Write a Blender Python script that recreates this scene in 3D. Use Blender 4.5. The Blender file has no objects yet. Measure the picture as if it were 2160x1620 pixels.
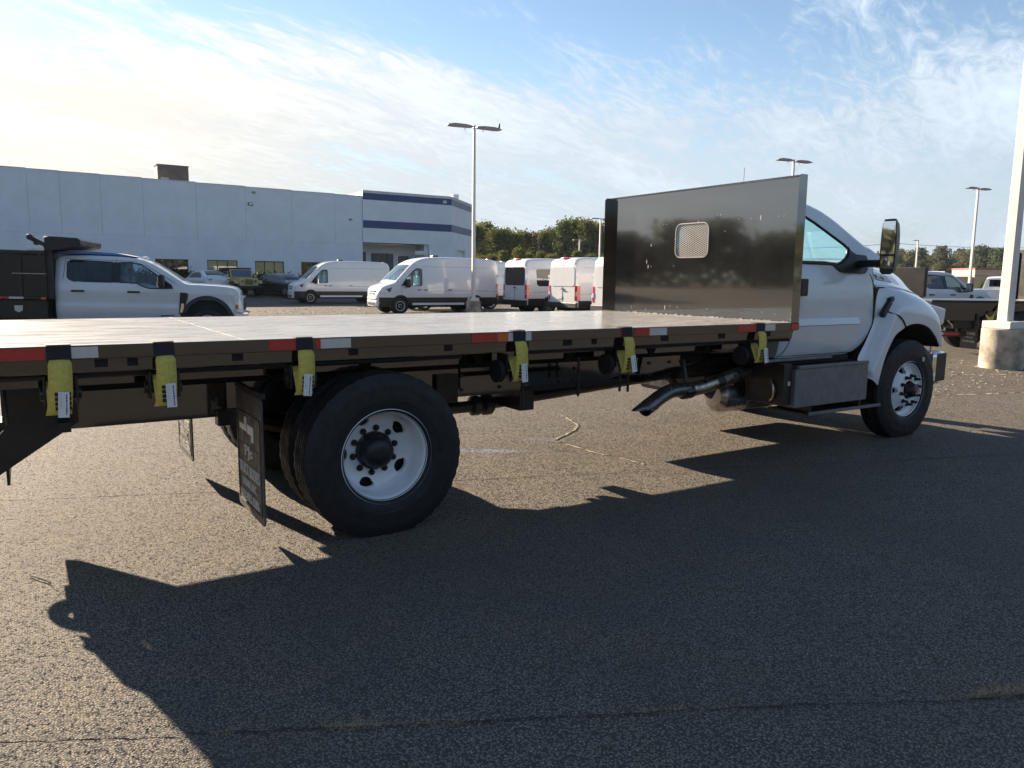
import bpy, bmesh, math, random
from mathutils import Vector, Matrix
random.seed(7)
S = bpy.context.scene
COL = S.collection
R = math.radians
PI = math.pi

# ------------------------------------------------------------------ camera, sky, sun, exposure
cam = bpy.data.cameras.new('camera'); co = bpy.data.objects.new('camera', cam); COL.objects.link(co)
cam.sensor_width = 36; cam.lens = 26.75; cam.clip_start = .05; cam.clip_end = 4000
co.matrix_world = Matrix(((.8426693, .06387668, -.53462905, -1.873), (-.5383001, .12187836, -.83389368, -4.315),
                          (.01189335, .99048747, .13708798, 1.628), (0, 0, 0, 1)))
S.camera = co
S.view_settings.view_transform = 'Standard'; S.view_settings.look = 'None'
S.view_settings.exposure = 1.85; S.view_settings.gamma = 1; S.view_settings.use_curve_mapping = False
S.render.engine = 'CYCLES'
S.cycles.max_bounces = 7; S.cycles.transparent_max_bounces = 10; S.cycles.caustics_reflective = False
S.cycles.caustics_refractive = False; S.cycles.sample_clamp_indirect = 6
try:
    S.cycles.use_denoising = True
except Exception:
    pass

SUN_AZ, SUN_EL = R(102.5), R(20)          # azimuth measured from +X towards +Y
SUN = Vector((math.cos(SUN_AZ) * math.cos(SUN_EL), math.sin(SUN_AZ) * math.cos(SUN_EL), math.sin(SUN_EL)))
sl = bpy.data.lights.new('sun', 'SUN'); sl.energy = 5.0; sl.angle = R(.53); sl.color = (1, .83, .63)
so = bpy.data.objects.new('sun', sl); COL.objects.link(so)
so.rotation_euler = SUN.to_track_quat('Z', 'Y').to_euler(); so.location = (0, 0, 30)

W = bpy.data.worlds.new('World'); S.world = W; W.use_nodes = True
nt = W.node_tree; nt.nodes.clear()
def N(t, typ, **kw):
    n = t.nodes.new(typ)
    for k, v in kw.items():
        if k[0] == '_': n.inputs[k[1:].replace('_', ' ')].default_value = v
        else: setattr(n, k, v)
    return n
def math_(t, op, a, b=None, c=None, clamp=False):
    n = t.nodes.new('ShaderNodeMath'); n.operation = op; n.use_clamp = clamp
    for i, v in enumerate((a, b, c)):
        if v is None: continue
        if isinstance(v, (int, float)): n.inputs[i].default_value = v
        else: t.links.new(v, n.inputs[i])
    return n.outputs[0]
def mapr(t, v, a, b, c=0., d=1., smooth=True):
    n = t.nodes.new('ShaderNodeMapRange'); n.interpolation_type = 'SMOOTHSTEP' if smooth else 'LINEAR'
    t.links.new(v, n.inputs[0])
    for i, x in enumerate((a, b, c, d)): n.inputs[i + 1].default_value = x
    return n.outputs[0]
def noise(t, vec, scale, detail=4, rough=.5, dist=0.):
    n = t.nodes.new('ShaderNodeTexNoise'); n.inputs['Scale'].default_value = scale
    n.inputs['Detail'].default_value = detail; n.inputs['Roughness'].default_value = rough
    n.inputs['Distortion'].default_value = dist
    if vec is not None: t.links.new(vec, n.inputs['Vector'])
    return n.outputs[0]
def mapping(t, vec, scale=(1, 1, 1), rot=(0, 0, 0), loc=(0, 0, 0)):
    n = t.nodes.new('ShaderNodeMapping'); t.links.new(vec, n.inputs['Vector'])
    n.inputs['Scale'].default_value = scale; n.inputs['Rotation'].default_value = rot; n.inputs['Location'].default_value = loc
    return n.outputs[0]
def mixc(t, f, a, b, mode='MIX'):
    n = t.nodes.new('ShaderNodeMix'); n.data_type = 'RGBA'; n.blend_type = mode
    for s, v in ((n.inputs[0], f), (n.inputs[6], a), (n.inputs[7], b)):
        if isinstance(v, (int, float)): s.default_value = v
        elif isinstance(v, tuple): s.default_value = (*v[:3], 1)
        else: t.links.new(v, s)
    return n.outputs[2]

SKY_STRENGTH = .05
CLOUD_ROT = -24
sky = N(nt, 'ShaderNodeTexSky', sky_type='NISHITA', sun_disc=False, sun_elevation=SUN_EL, sun_rotation=PI / 2 - SUN_AZ,
        air_density=1.0, dust_density=.12, ozone_density=1.5)
bg1 = N(nt, 'ShaderNodeBackground', _Strength=SKY_STRENGTH)
nt.links.new(sky.outputs[0], bg1.inputs[0])
tc = N(nt, 'ShaderNodeTexCoord'); d = tc.outputs['Generated']
sep = N(nt, 'ShaderNodeSeparateXYZ'); nt.links.new(d, sep.inputs[0])
zz = math_(nt, 'MAXIMUM', sep.outputs[2], .0)
inv = math_(nt, 'DIVIDE', 1., math_(nt, 'ADD', zz, .13))
sc = N(nt, 'ShaderNodeVectorMath', operation='SCALE'); nt.links.new(d, sc.inputs[0]); nt.links.new(inv, sc.inputs['Scale'])
pl = mapping(nt, sc.outputs[0], (1, 1, 0), (0, 0, R(CLOUD_ROT)))       # cloud deck seen in perspective, x along the streaks
wisp = noise(nt, mapping(nt, pl, (.45, 1.5, 1)), 1.25, 10, .62, .7)
fine = noise(nt, mapping(nt, pl, (1.0, 2.6, 1), (0, 0, R(18))), 4.2, 9, .68, 1.6)
broad = noise(nt, mapping(nt, pl, (.5, .9, 1), (0, 0, 0), (3.1, 1.7, 0)), .9, 3, .5, .2)
dens = math_(nt, 'ADD', math_(nt, 'MULTIPLY', wisp, .58), math_(nt, 'MULTIPLY', fine, .42))
dens = math_(nt, 'ADD', dens, math_(nt, 'MULTIPLY', math_(nt, 'SUBTRACT', broad, .5), .45))
sd = N(nt, 'ShaderNodeVectorMath', operation='DOT_PRODUCT'); nt.links.new(d, sd.inputs[0]); sd.inputs[1].default_value = SUN
sdot = math_(nt, 'MAXIMUM', sd.outputs['Value'], 0.)
thr = mapr(nt, zz, .185, .315, .26, .60, False)                          # veil low down, clear blue above
thr = math_(nt, 'SUBTRACT', thr, math_(nt, 'MULTIPLY', math_(nt, 'POWER', sdot, 6.), .02))
dr = N(nt, 'ShaderNodeVectorMath', operation='DOT_PRODUCT'); nt.links.new(d, dr.inputs[0]); dr.inputs[1].default_value = (.84, -.54, 0)
thr = math_(nt, 'ADD', thr, math_(nt, 'MULTIPLY', dr.outputs['Value'], .045))
dens = math_(nt, 'ADD', .5, math_(nt, 'MULTIPLY', math_(nt, 'SUBTRACT', dens, .5), 1.5))
cov = mapr(nt, math_(nt, 'SUBTRACT', dens, thr), -.10, .24)
veil = mapr(nt, zz, .0, .30, .93, .0)
cov = math_(nt, 'MAXIMUM', math_(nt, 'MULTIPLY', cov, .96), veil)
glow = math_(nt, 'POWER', sdot, 6.)
ccol = mixc(nt, math_(nt, 'MULTIPLY', glow, 1.5, clamp=True), (.74, .85, .97), (1., .945, .84))
ccol = mixc(nt, mapr(nt, sd.outputs['Value'], -.35, .40, 1., 0.), ccol, (.56, .74, 1.))
cstr = math_(nt, 'ADD', .315, math_(nt, 'ADD', math_(nt, 'MULTIPLY', glow, .045), math_(nt, 'MULTIPLY', math_(nt, 'SUBTRACT', dens, .5), .26)))
cstr = math_(nt, 'MULTIPLY', cstr, mapr(nt, zz, .0, .22, .73, .86))
cstr = math_(nt, 'MULTIPLY', cstr, mapr(nt, sd.outputs['Value'], -.7, .45, .60, 1.))
bg2 = N(nt, 'ShaderNodeBackground'); nt.links.new(ccol, bg2.inputs[0]); nt.links.new(cstr, bg2.inputs[1])
mx = N(nt, 'ShaderNodeMixShader'); nt.links.new(cov, mx.inputs[0]); nt.links.new(bg1.outputs[0], mx.inputs[1]); nt.links.new(bg2.outputs[0], mx.inputs[2])
ow = N(nt, 'ShaderNodeOutputWorld'); nt.links.new(mx.outputs[0], ow.inputs[0])

# ------------------------------------------------------------------ materials
def mat(name, col, rough=.5, metal=0., spec=.5, coat=0., var=0., vscale=8., bump=0., bscale=40., emit=None, sheen=0.):
    m = bpy.data.materials.new(name); m.use_nodes = True; t = m.node_tree
    b = t.nodes['Principled BSDF']
    b.inputs['Base Color'].default_value = (*col, 1); b.inputs['Roughness'].default_value = rough
    b.inputs['Metallic'].default_value = metal; b.inputs['Specular IOR Level'].default_value = spec
    b.inputs['Coat Weight'].default_value = coat; b.inputs['Coat Roughness'].default_value = .04
    if var or bump:
        g = t.nodes.new('ShaderNodeTexCoord').outputs['Object']
    if var:
        n = noise(t, g, vscale, 6, .65)
        f = mapr(t, n, .3, .7)
        t.links.new(mixc(t, f, tuple(c * (1 - var) for c in col), tuple(min(1, c * (1 + var)) for c in col)), b.inputs['Base Color'])
        t.links.new(mapr(t, noise(t, g, vscale * 1.7, 5), .25, .75, max(.02, rough * (1 - var * .8)), min(1, rough * (1 + var * .8))), b.inputs['Roughness'])
    if bump:
        bn = t.nodes.new('ShaderNodeBump'); bn.inputs['Strength'].default_value = bump; bn.inputs['Distance'].default_value = .01
        t.links.new(noise(t, g, bscale, 4), bn.inputs['Height']); t.links.new(bn.outputs[0], b.inputs['Normal'])
    if emit:
        b.inputs['Emission Color'].default_value = (*col, 1); b.inputs['Emission Strength'].default_value = emit
    return m
M = {}
def mk(k, *a, **kw): M[k] = mat(k, *a, **kw)
mk('white_paint', (.63, .645, .66), .25, coat=1., var=.03, vscale=2.5)
mk('van_white', (.68, .68, .69), .3, coat=.8, var=.02, vscale=2)
mk('silver_paint', (.60, .63, .67), .3, coat=.5, var=.03, vscale=2)
mk('black_gloss', (.0095, .0088, .0085), .055, spec=.9, coat=1., var=.3, vscale=3, bump=.006, bscale=2.5)
mk('headboard_gloss', (.0105, .010, .0095), .10, spec=1., coat=1., var=.3, vscale=3, bump=.006, bscale=2.5)
M['headboard_gloss'].node_tree.nodes['Principled BSDF'].inputs['Coat IOR'].default_value = 2.3
mk('black_body', (.013, .0115, .011), .3, var=.12, vscale=2, bump=.15, bscale=30)
mk('black_frame', (.012, .011, .011), .42, var=.4, vscale=6)
mk('black_plastic', (.011, .011, .012), .45, var=.2, vscale=10, bump=.1, bscale=120)
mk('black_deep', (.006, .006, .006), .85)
mk('rubber', (.016, .016, .017), .62, spec=.35, var=.25, vscale=14, bump=.12, bscale=60)
mk('flap_rubber', (.080, .073, .064), .6, spec=.3, var=.25, vscale=10, bump=.1, bscale=60)
mk('white_letter', (.62, .60, .56), .5, var=.12, vscale=25)
mk('rim_white', (.80, .81, .82), .3, coat=.3, var=.05, vscale=9)
mk('hub_black', (.010, .010, .011), .42)
mk('grey_step', (.17, .16, .165), .5, metal=.2, var=.15, vscale=12, bump=.1, bscale=80)
mk('steel', (.50, .48, .46), .3, metal=1., var=.25, vscale=9)
mk('mesh_steel', (.42, .41, .40), .5, metal=.6)
mk('pipe_steel', (.36, .31, .26), .36, metal=1., var=.5, vscale=11)
mk('tip_black', (.13, .13, .13), .25, metal=.7, var=.2, vscale=8)
mk('chrome', (.78, .79, .80), .07, metal=1.)
mk('tape_red', (.46, .030, .022), .4, var=.1, vscale=30)
mk('tape_orange', (.62, .12, .025), .4)
mk('tape_white', (.56, .54, .51), .4, var=.06, vscale=30)
mk('amber', (.62, .16, .05), .25)
mk('red_lamp', (.55, .02, .025), .18, coat=.5)
mk('strap_yellow', (.57, .47, .095), .8, var=.12, vscale=60, bump=.25, bscale=300)
mk('paper', (.72, .72, .72), .7, var=.04, vscale=30)
mk('ink', (.015, .015, .015), .7)
mk('webbing_dark', (.020, .016, .026), .8, bump=.2, bscale=200)
mk('wall_paint', (.72, .77, .80), .75, var=.05, vscale=.6, bump=.12, bscale=3.5)
mk('wall_side', (.72, .76, .79), .75, var=.04, vscale=.6)
mk('band_navy', (.030, .050, .165), .45, var=.1, vscale=1)
mk('trim_white', (.66, .66, .65), .6)
mk('painted_reflection', (.86, .80, .58), .7, var=.06, vscale=3)  # cream of the bright reflections in the warehouse panes, put into the colour
mk('unit_brown', (.085, .068, .058), .6, var=.2, vscale=2)
mk('pole_paint', (.60, .585, .55), .5, var=.06, vscale=4)
mk('fixture', (.30, .29, .285), .5, metal=.3)
mk('concrete', (.34, .29, .225), .9, var=.5, vscale=2.6, bump=.35, bscale=25)  # tone varies in random patches
mk('jeep_yellow', (.40, .33, .08), .35, coat=.4)
mk('car_dark', (.018, .020, .024), .25, coat=.6)
mk('seat_grey', (.10, .10, .11), .8)
mk('white_sheet', (.74, .76, .76), .6)
mk('brick_tan', (.62, .41, .27), .8, var=.12, vscale=.5)
mk('roof_red', (.32, .055, .045), .7)
mk('trunk', (.075, .060, .048), .9, var=.3, vscale=2)
mk('cable', (.07, .07, .075), .6)
mk('blue_film', (.06, .22, .55), .25, coat=.4)
mk('dry_straw', (.34, .26, .14), .9)
mk('leaf_litter', (.48, .40, .26), .9)
mk('reservoir', (.20, .055, .065), .3)
mk('yellow_tag', (.75, .58, .03), .5)
mk('bird', (.02, .02, .022), .7)
mk('lens_clear', (.70, .73, .76), .12, coat=.6, spec=.7)
mk('lens_dark', (.05, .08, .14), .12, coat=.6)
mk('mirror_glass', (.82, .84, .86), .02, metal=1.)
mk('seam', (.012, .012, .013), .8)
mk('sticker_blue', (.02, .06, .25), .4)

def glass(name, tint, refl=.9, base=.07):
    m = bpy.data.materials.new(name); m.use_nodes = True; t = m.node_tree; t.nodes.clear()
    o = N(t, 'ShaderNodeOutputMaterial'); tr = N(t, 'ShaderNodeBsdfTransparent'); tr.inputs[0].default_value = (*tint, 1)
    gl = N(t, 'ShaderNodeBsdfGlossy'); gl.inputs[0].default_value = (refl, refl, refl, 1); gl.inputs['Roughness'].default_value = .015
    ge = N(t, 'ShaderNodeNewGeometry'); dp = N(t, 'ShaderNodeVectorMath', operation='DOT_PRODUCT'); mxs = N(t, 'ShaderNodeMixShader')
    t.links.new(ge.outputs['Normal'], dp.inputs[0]); t.links.new(ge.outputs['Incoming'], dp.inputs[1])
    k = math_(t, 'POWER', math_(t, 'SUBTRACT', 1., math_(t, 'ABSOLUTE', dp.outputs['Value']), clamp=True), 5.)
    f = math_(t, 'ADD', base, math_(t, 'MULTIPLY', k, 1 - base), clamp=True)
    t.links.new(f, mxs.inputs[0]); t.links.new(tr.outputs[0], mxs.inputs[1]); t.links.new(gl.outputs[0], mxs.inputs[2]); t.links.new(mxs.outputs[0], o.inputs[0])
    return m
M['glass'] = glass('glass', (.72, .93, .93), base=.09); M['glass_dark'] = glass('glass_dark', (.03, .035, .045))
M['glass_blue'] = glass('glass_blue', (.35, .47, .55))
M['window_glass'] = glass('window_glass', (.86, .86, .80))

def asphalt():
    m = bpy.data.materials.new('asphalt'); m.use_nodes = True; t = m.node_tree; b = t.nodes['Principled BSDF']
    g = t.nodes.new('ShaderNodeNewGeometry').outputs['Position']
    def vor(scale, feat='F1', out=0):
        v = N(t, 'ShaderNodeTexVoronoi', feature=feat); v.inputs['Scale'].default_value = scale
        w = N(t, 'ShaderNodeVectorMath', operation='ADD'); t.links.new(g, w.inputs[0])
        ns = N(t, 'ShaderNodeTexNoise'); ns.inputs['Scale'].default_value = scale * .7; t.links.new(g, ns.inputs['Vector'])
        k = N(t, 'ShaderNodeVectorMath', operation='SCALE'); k.inputs['Scale'].default_value = .55 / scale; t.links.new(ns.outputs['Color'], k.inputs[0])
        t.links.new(k.outputs[0], w.inputs[1]); t.links.new(w.outputs[0], v.inputs['Vector'])
        return v
    v1, v2 = vor(100), vor(190)
    cell = N(t, 'ShaderNodeSeparateColor'); t.links.new(v1.outputs['Color'], cell.inputs[0])
    rnd, rnd2 = cell.outputs[0], cell.outputs[1]
    stone = mixc(t, rnd2, (.200, .177, .148), (.295, .258, .208))
    stone = mixc(t, mapr(t, rnd, .93, .99), stone, (.42, .38, .32))
    stone = mixc(t, mapr(t, rnd, .22, .0), stone, (.085, .078, .070))
    binder = (.066, .060, .054)
    edge = mapr(t, v1.outputs['Distance'], .30, .62)
    col = mixc(t, edge, stone, binder)
    big = noise(t, g, .45, 5, .6); mid = noise(t, g, 2.3, 4, .6)
    col = mixc(t, mapr(t, big, .38, .68, 0., .42), col, (.095, .080, .064))
    tint = mixc(t, mapr(t, mid, .35, .68), (.94, .95, .96), (1.06, 1.02, .98))
    col = mixc(t, 1., col, tint, 'MULTIPLY')
    dr_ = N(t, 'ShaderNodeTexVoronoi'); dr_.inputs['Scale'].default_value = .8; t.links.new(g, dr_.inputs['Vector'])
    drip = mapr(t, math_(t, 'ADD', dr_.outputs['Distance'], math_(t, 'MULTIPLY', noise(t, g, 9, 4), .10)), .07, .12, .60, 1.)
    dc = N(t, 'ShaderNodeCombineColor')
    for q in range(3): t.links.new(drip, dc.inputs[q])
    col = mixc(t, 1., col, dc.outputs[0], 'MULTIPLY')
    # spilled blue marking paint beyond the rear wheel
    def spot(cx, cy, rx, ry, ang):
        p = mapping(t, g, (1, 1, 0), (0, 0, 0), (-cx, -cy, 0)); p = mapping(t, p, (1 / rx, 1 / ry, 0), (0, 0, 0)) if not ang else mapping(t, mapping(t, p, (1, 1, 0), (0, 0, -ang)), (1 / rx, 1 / ry, 0))
        l = N(t, 'ShaderNodeVectorMath', operation='LENGTH'); t.links.new(p, l.inputs[0])
        return mapr(t, l.outputs['Value'], .4, 1.05, 1., 0.)
    sp = math_(t, 'MAXIMUM', spot(1.75, 1.80, .50, .11, R(-33)), math_(t, 'MULTIPLY', spot(2.55, 1.95, .28, .1, R(-33)), .5))
    sp = math_(t, 'MULTIPLY', sp, mapr(t, noise(t, g, 30, 4), .40, .62, 0., .8))
    col = mixc(t, sp, col, (.20, .30, .46))
    t.links.new(col, b.inputs['Base Color'])
    t.links.new(mapr(t, rnd2, 0., 1., .72, .95), b.inputs['Roughness']); b.inputs['Specular IOR Level'].default_value = .16
    h1 = math_(t, 'MULTIPLY', math_(t, 'SUBTRACT', 1., mapr(t, v1.outputs['Distance'], .1, .62)), math_(t, 'ADD', .45, math_(t, 'MULTIPLY', rnd2, .75)))
    h = math_(t, 'ADD', h1, math_(t, 'MULTIPLY', v2.outputs['Distance'], -.3))
    h = math_(t, 'ADD', h, math_(t, 'MULTIPLY', noise(t, g, 6, 3), .6))
    jit = N(t, 'ShaderNodeVectorMath', operation='SUBTRACT'); t.links.new(v1.outputs['Color'], jit.inputs[0]); jit.inputs[1].default_value = (.5, .5, .5)
    jm = N(t, 'ShaderNodeVectorMath', operation='MULTIPLY'); t.links.new(jit.outputs[0], jm.inputs[0]); jm.inputs[1].default_value = (1.05, 1.05, 0.)
    gn = t.nodes.new('ShaderNodeNewGeometry'); ja = N(t, 'ShaderNodeVectorMath', operation='ADD'); t.links.new(gn.outputs['Normal'], ja.inputs[0]); t.links.new(jm.outputs[0], ja.inputs[1])
    jn = N(t, 'ShaderNodeVectorMath', operation='NORMALIZE'); t.links.new(ja.outputs[0], jn.inputs[0])
    bp_ = N(t, 'ShaderNodeBump'); bp_.inputs['Strength'].default_value = .8; bp_.inputs['Distance'].default_value = .006; t.links.new(jn.outputs[0], bp_.inputs['Normal'])
    t.links.new(h, bp_.inputs['Height']); t.links.new(bp_.outputs[0], b.inputs['Normal'])
    return m
M['asphalt'] = asphalt()
M['crack'] = mat('crack', (.022, .019, .017), .95, var=.3, vscale=30)
M['crack_edge'] = mat('crack_edge', (.30, .245, .18), .95, var=.35, vscale=40, bump=.5, bscale=90)

def deck_mat():
    m = bpy.data.materials.new('deck_steel'); m.use_nodes = True; t = m.node_tree; b = t.nodes['Principled BSDF']
    g = t.nodes.new('ShaderNodeNewGeometry').outputs['Position']
    s = noise(t, mapping(t, g, (1.2, 7, 1), (0, 0, R(6))), 2.2, 7, .62, .5); s2 = noise(t, mapping(t, g, (.6, 2.4, 1)), 1.4, 4, .6)
    col = mixc(t, mapr(t, s, .3, .72), (.36, .33, .29), (.50, .47, .42))
    col = mixc(t, mapr(t, s2, .45, .7, 0., .45), col, (.47, .47, .46))
    t.links.new(col, b.inputs['Base Color']); b.inputs['Metallic'].default_value = .1
    t.links.new(mapr(t, s, .25, .75, .20, .38), b.inputs['Roughness']); b.inputs['Specular IOR Level'].default_value = .8; b.inputs['Coat Weight'].default_value = .4; b.inputs['Coat Roughness'].default_value = .12
    bn = N(t, 'ShaderNodeBump'); bn.inputs['Strength'].default_value = .06; bn.inputs['Distance'].default_value = .02
    t.links.new(noise(t, mapping(t, g, (1, 2, 1)), 3, 3), bn.inputs['Height']); t.links.new(bn.outputs[0], b.inputs['Normal'])
    return m
M['deck_steel'] = deck_mat()

def leaf_mat(name, dark, light, hi):
    m = bpy.data.materials.new(name); m.use_nodes = True; t = m.node_tree; t.nodes.clear()
    o = N(t, 'ShaderNodeOutputMaterial'); g = t.nodes.new('ShaderNodeTexCoord').outputs['Object']
    oi = N(t, 'ShaderNodeObjectInfo'); geo = N(t, 'ShaderNodeNewGeometry')
    c = mixc(t, mapr(t, noise(t, g, .55, 3), .35, .68), dark, light)
    c = mixc(t, mapr(t, geo.outputs['Random Per Island'], .75, 1.), c, hi)
    c = mixc(t, 1., c, mixc(t, oi.outputs['Random'], (.82, .9, .8), (1.22, 1.08, .95)), 'MULTIPLY')
    df = N(t, 'ShaderNodeBsdfDiffuse'); tl = N(t, 'ShaderNodeBsdfTranslucent'); t.links.new(c, df.inputs[0]); t.links.new(c, tl.inputs[0])
    mxs = N(t, 'ShaderNodeMixShader'); mxs.inputs[0].default_value = .42
    t.links.new(df.outputs[0], mxs.inputs[1]); t.links.new(tl.outputs[0], mxs.inputs[2]); t.links.new(mxs.outputs[0], o.inputs[0])
    return m
M['leaf'] = leaf_mat('leaf', (.085, .103, .040), (.155, .170, .065), (.20, .205, .085))
M['leaf_autumn'] = leaf_mat('leaf_autumn', (.10, .065, .03), (.17, .10, .05), (.21, .13, .06))
M['leaf_bright'] = leaf_mat('leaf_bright', (.075, .095, .025), (.15, .165, .045), (.20, .20, .06))
M['leaf_far'] = leaf_mat('leaf_far', (.075, .088, .055), (.125, .138, .08), (.155, .162, .10))
M['hedge_leaf'] = leaf_mat('hedge_leaf', (.022, .030, .014), (.040, .050, .022), (.055, .065, .03))

# ------------------------------------------------------------------ mesh helpers
def lerp_tab(tab):
    def f(x):
        if x <= tab[0][0]: return tab[0][1]
        for (a, b), (c, d_) in zip(tab, tab[1:]):
            if x <= c: return b + (d_ - b) * (x - a) / (c - a)
        return tab[-1][1]
    return f
def smooth_tab(tab, n=8):
    """monotone-ish Catmull-Rom resampling of a table, then linear lookup"""
    out = []
    for i in range(len(tab) - 1):
        p0 = tab[max(0, i - 1)]; p1 = tab[i]; p2 = tab[i + 1]; p3 = tab[min(len(tab) - 1, i + 2)]
        for k in range(n):
            u = k / n
            m1 = (p2[1] - p0[1]) / max(1e-6, p2[0] - p0[0]) * (p2[0] - p1[0]); m2 = (p3[1] - p1[1]) / max(1e-6, p3[0] - p1[0]) * (p2[0] - p1[0])
            h = (2*u**3 - 3*u*u + 1) * p1[1] + (u**3 - 2*u*u + u) * m1 + (-2*u**3 + 3*u*u) * p2[1] + (u**3 - u*u) * m2
            out.append((p1[0] + u * (p2[0] - p1[0]), h))
    out.append(tab[-1]); return lerp_tab(out)
def curve3(pts, n=6):
    P = [Vector(p) for p in pts]; out = []
    for i in range(len(P) - 1):
        a, b, c, e = P[max(0, i - 1)], P[i], P[i + 1], P[min(len(P) - 1, i + 2)]
        for k in range(n):
            u = k / n
            out.append(.5 * ((2 * b) + (c - a) * u + (2*a - 5*b + 4*c - e) * u*u + (-a + 3*b - 3*c + e) * u**3))
    out.append(P[-1]); return out

class MB:
    def __init__(s): s.v = []; s.f = []; s.tag = []
    def add(s, vs, fs, tag=0):
        o = len(s.v); s.v += [tuple(v) for v in vs]; s.f += [tuple(i + o for i in f) for f in fs]; s.tag += [tag] * len(fs); return s
    def box(s, x0, x1, y0, y1, z0, z1):
        return s.add([(x, y, z) for z in (z0, z1) for x, y in ((x0, y0), (x1, y0), (x1, y1), (x0, y1))],
                     [(0, 3, 2, 1), (4, 5, 6, 7), (0, 1, 5, 4), (1, 2, 6, 5), (2, 3, 7, 6), (3, 0, 4, 7)])
    def bar(s, a, b, w, h, up=(0, 0, 1)):
        a, b = Vector(a), Vector(b); d_ = (b - a).normalized(); sx = d_.cross(Vector(up)).normalized(); uz = sx.cross(d_)
        vs = [p + sx * (w/2*i) + uz * (h/2*j) for p in (a, b) for i, j in ((-1, -1), (1, -1), (1, 1), (-1, 1))]
        return s.add(vs, [(0, 1, 2, 3), (7, 6, 5, 4), (0, 4, 5, 1), (1, 5, 6, 2), (2, 6, 7, 3), (3, 7, 4, 0)])
    def tube(s, pts, r, n=8, caps=True):
        P = [Vector(p) for p in pts]; rs = r if isinstance(r, (list, tuple)) else [r] * len(P)
        vs = []; prev = None
        for i, p in enumerate(P):
            t = (P[min(i + 1, len(P) - 1)] - P[max(i - 1, 0)])
            if t.length < 1e-9: t = Vector((0, 0, 1))
            t.normalize()
            if prev is None: u = t.cross(Vector((0, 0, 1)) if abs(t.z) < .9 else Vector((1, 0, 0))).normalized()
            else: u = (prev - t * prev.dot(t)).normalized()
            prev = u; w = t.cross(u)
            vs += [p + (u * math.cos(2*PI*k/n) + w * math.sin(2*PI*k/n)) * rs[i] for k in range(n)]
        fs = [(i*n + k, i*n + (k+1) % n, (i+1)*n + (k+1) % n, (i+1)*n + k) for i in range(len(P) - 1) for k in range(n)]
        if caps: fs += [tuple(range(n))[::-1], tuple((len(P)-1)*n + k for k in range(n))]
        return s.add(vs, fs)
    def cyl(s, a, b, r0, r1=None, n=20): return s.tube([a, b], [r0, r1 if r1 is not None else r0], n)
    def lathe(s, prof, org, ax='y', n=48, sgn=1, closed=False):
        """prof: list of (radius, offset along axis)"""
        o = Vector(org); vs = []; m = len(prof)
        for r, t in prof:
            for k in range(n):
                a = 2*PI*k/n; c, e = r*math.cos(a), r*math.sin(a)
                p = {'y': (c, t*sgn, e), 'x': (t*sgn, c, e), 'z': (c, e, t*sgn)}[ax]
                vs.append(o + Vector(p))
        fs = [(i*n + k, i*n + (k+1) % n, ((i+1) % m)*n + (k+1) % n, ((i+1) % m)*n + k) for i in range(m if closed else m-1) for k in range(n)]
        return s.add(vs, fs)
    def prism(s, poly, a, b, plane='xz'):
        """polygon in a plane, extruded from a to b along the remaining axis"""
        n = len(poly)
        mp = {'xz': lambda p, t: (p[0], t, p[1]), 'xy': lambda p, t: (p[0], p[1], t), 'yz': lambda p, t: (t, p[0], p[1])}[plane]
        return s.add([mp(p, t) for t in (a, b) for p in poly],
                     [tuple(range(n)), tuple(range(2*n-1, n-1, -1))] + [(k, n+k, n+(k+1) % n, (k+1) % n) for k in range(n)])
    def grid(s, fn, us, vs_, tag=0):
        o = [fn(u, v) for u in us for v in vs_]; n = len(vs_)
        return s.add(o, [(i*n+j, i*n+j+1, (i+1)*n+j+1, (i+1)*n+j) for i in range(len(us)-1) for j in range(n-1)], tag)
    def xf(s, m):
        s.v = [tuple(m @ Vector(p)) for p in s.v]; return s
    def cut(s, tag, axes, poly, cond=None):
        """remove the faces inside a polygon (seen along the third axis), snap the rim to it; the removed faces come back as an MB"""
        def inside(x, y):
            c = False; j = len(poly) - 1
            for i in range(len(poly)):
                (xi, yi), (xj, yj) = poly[i], poly[j]
                if (yi > y) != (yj > y) and x < (xj - xi) * (y - yi) / (yj - yi) + xi: c = not c
                j = i
            return c
        a, b = axes; hit = []; keep = []
        for i, f in enumerate(s.f):
            cx = [sum(s.v[k][q] for k in f) / len(f) for q in range(3)]
            (hit if s.tag[i] == tag and inside(cx[a], cx[b]) and (cond is None or cond(cx)) else keep).append(i)
        hv = {k for i in hit for k in s.f[i]}; kv = {k for i in keep for k in s.f[i]}
        for k in hv & kv:
            p = list(s.v[k]); best = None
            for i in range(len(poly)):
                x0, y0 = poly[i]; x1, y1 = poly[(i+1) % len(poly)]; L = (x1-x0)**2 + (y1-y0)**2
                t = max(0, min(1, ((p[a]-x0)*(x1-x0) + (p[b]-y0)*(y1-y0)) / L)) if L else 0
                q = (x0 + t*(x1-x0), y0 + t*(y1-y0)); d2 = (q[0]-p[a])**2 + (q[1]-p[b])**2
                if best is None or d2 < best[0]: best = (d2, q)
            p[a], p[b] = best[1]; s.v[k] = tuple(p)
        g = MB(); idx = {}
        for i in hit:
            for k in s.f[i]:
                if k not in idx: idx[k] = len(g.v); g.v.append(s.v[k])
            g.f.append(tuple(idx[k] for k in s.f[i])); g.tag.append(0)
        s.f = [s.f[i] for i in keep]; s.tag = [s.tag[i] for i in keep]
        return g
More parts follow.
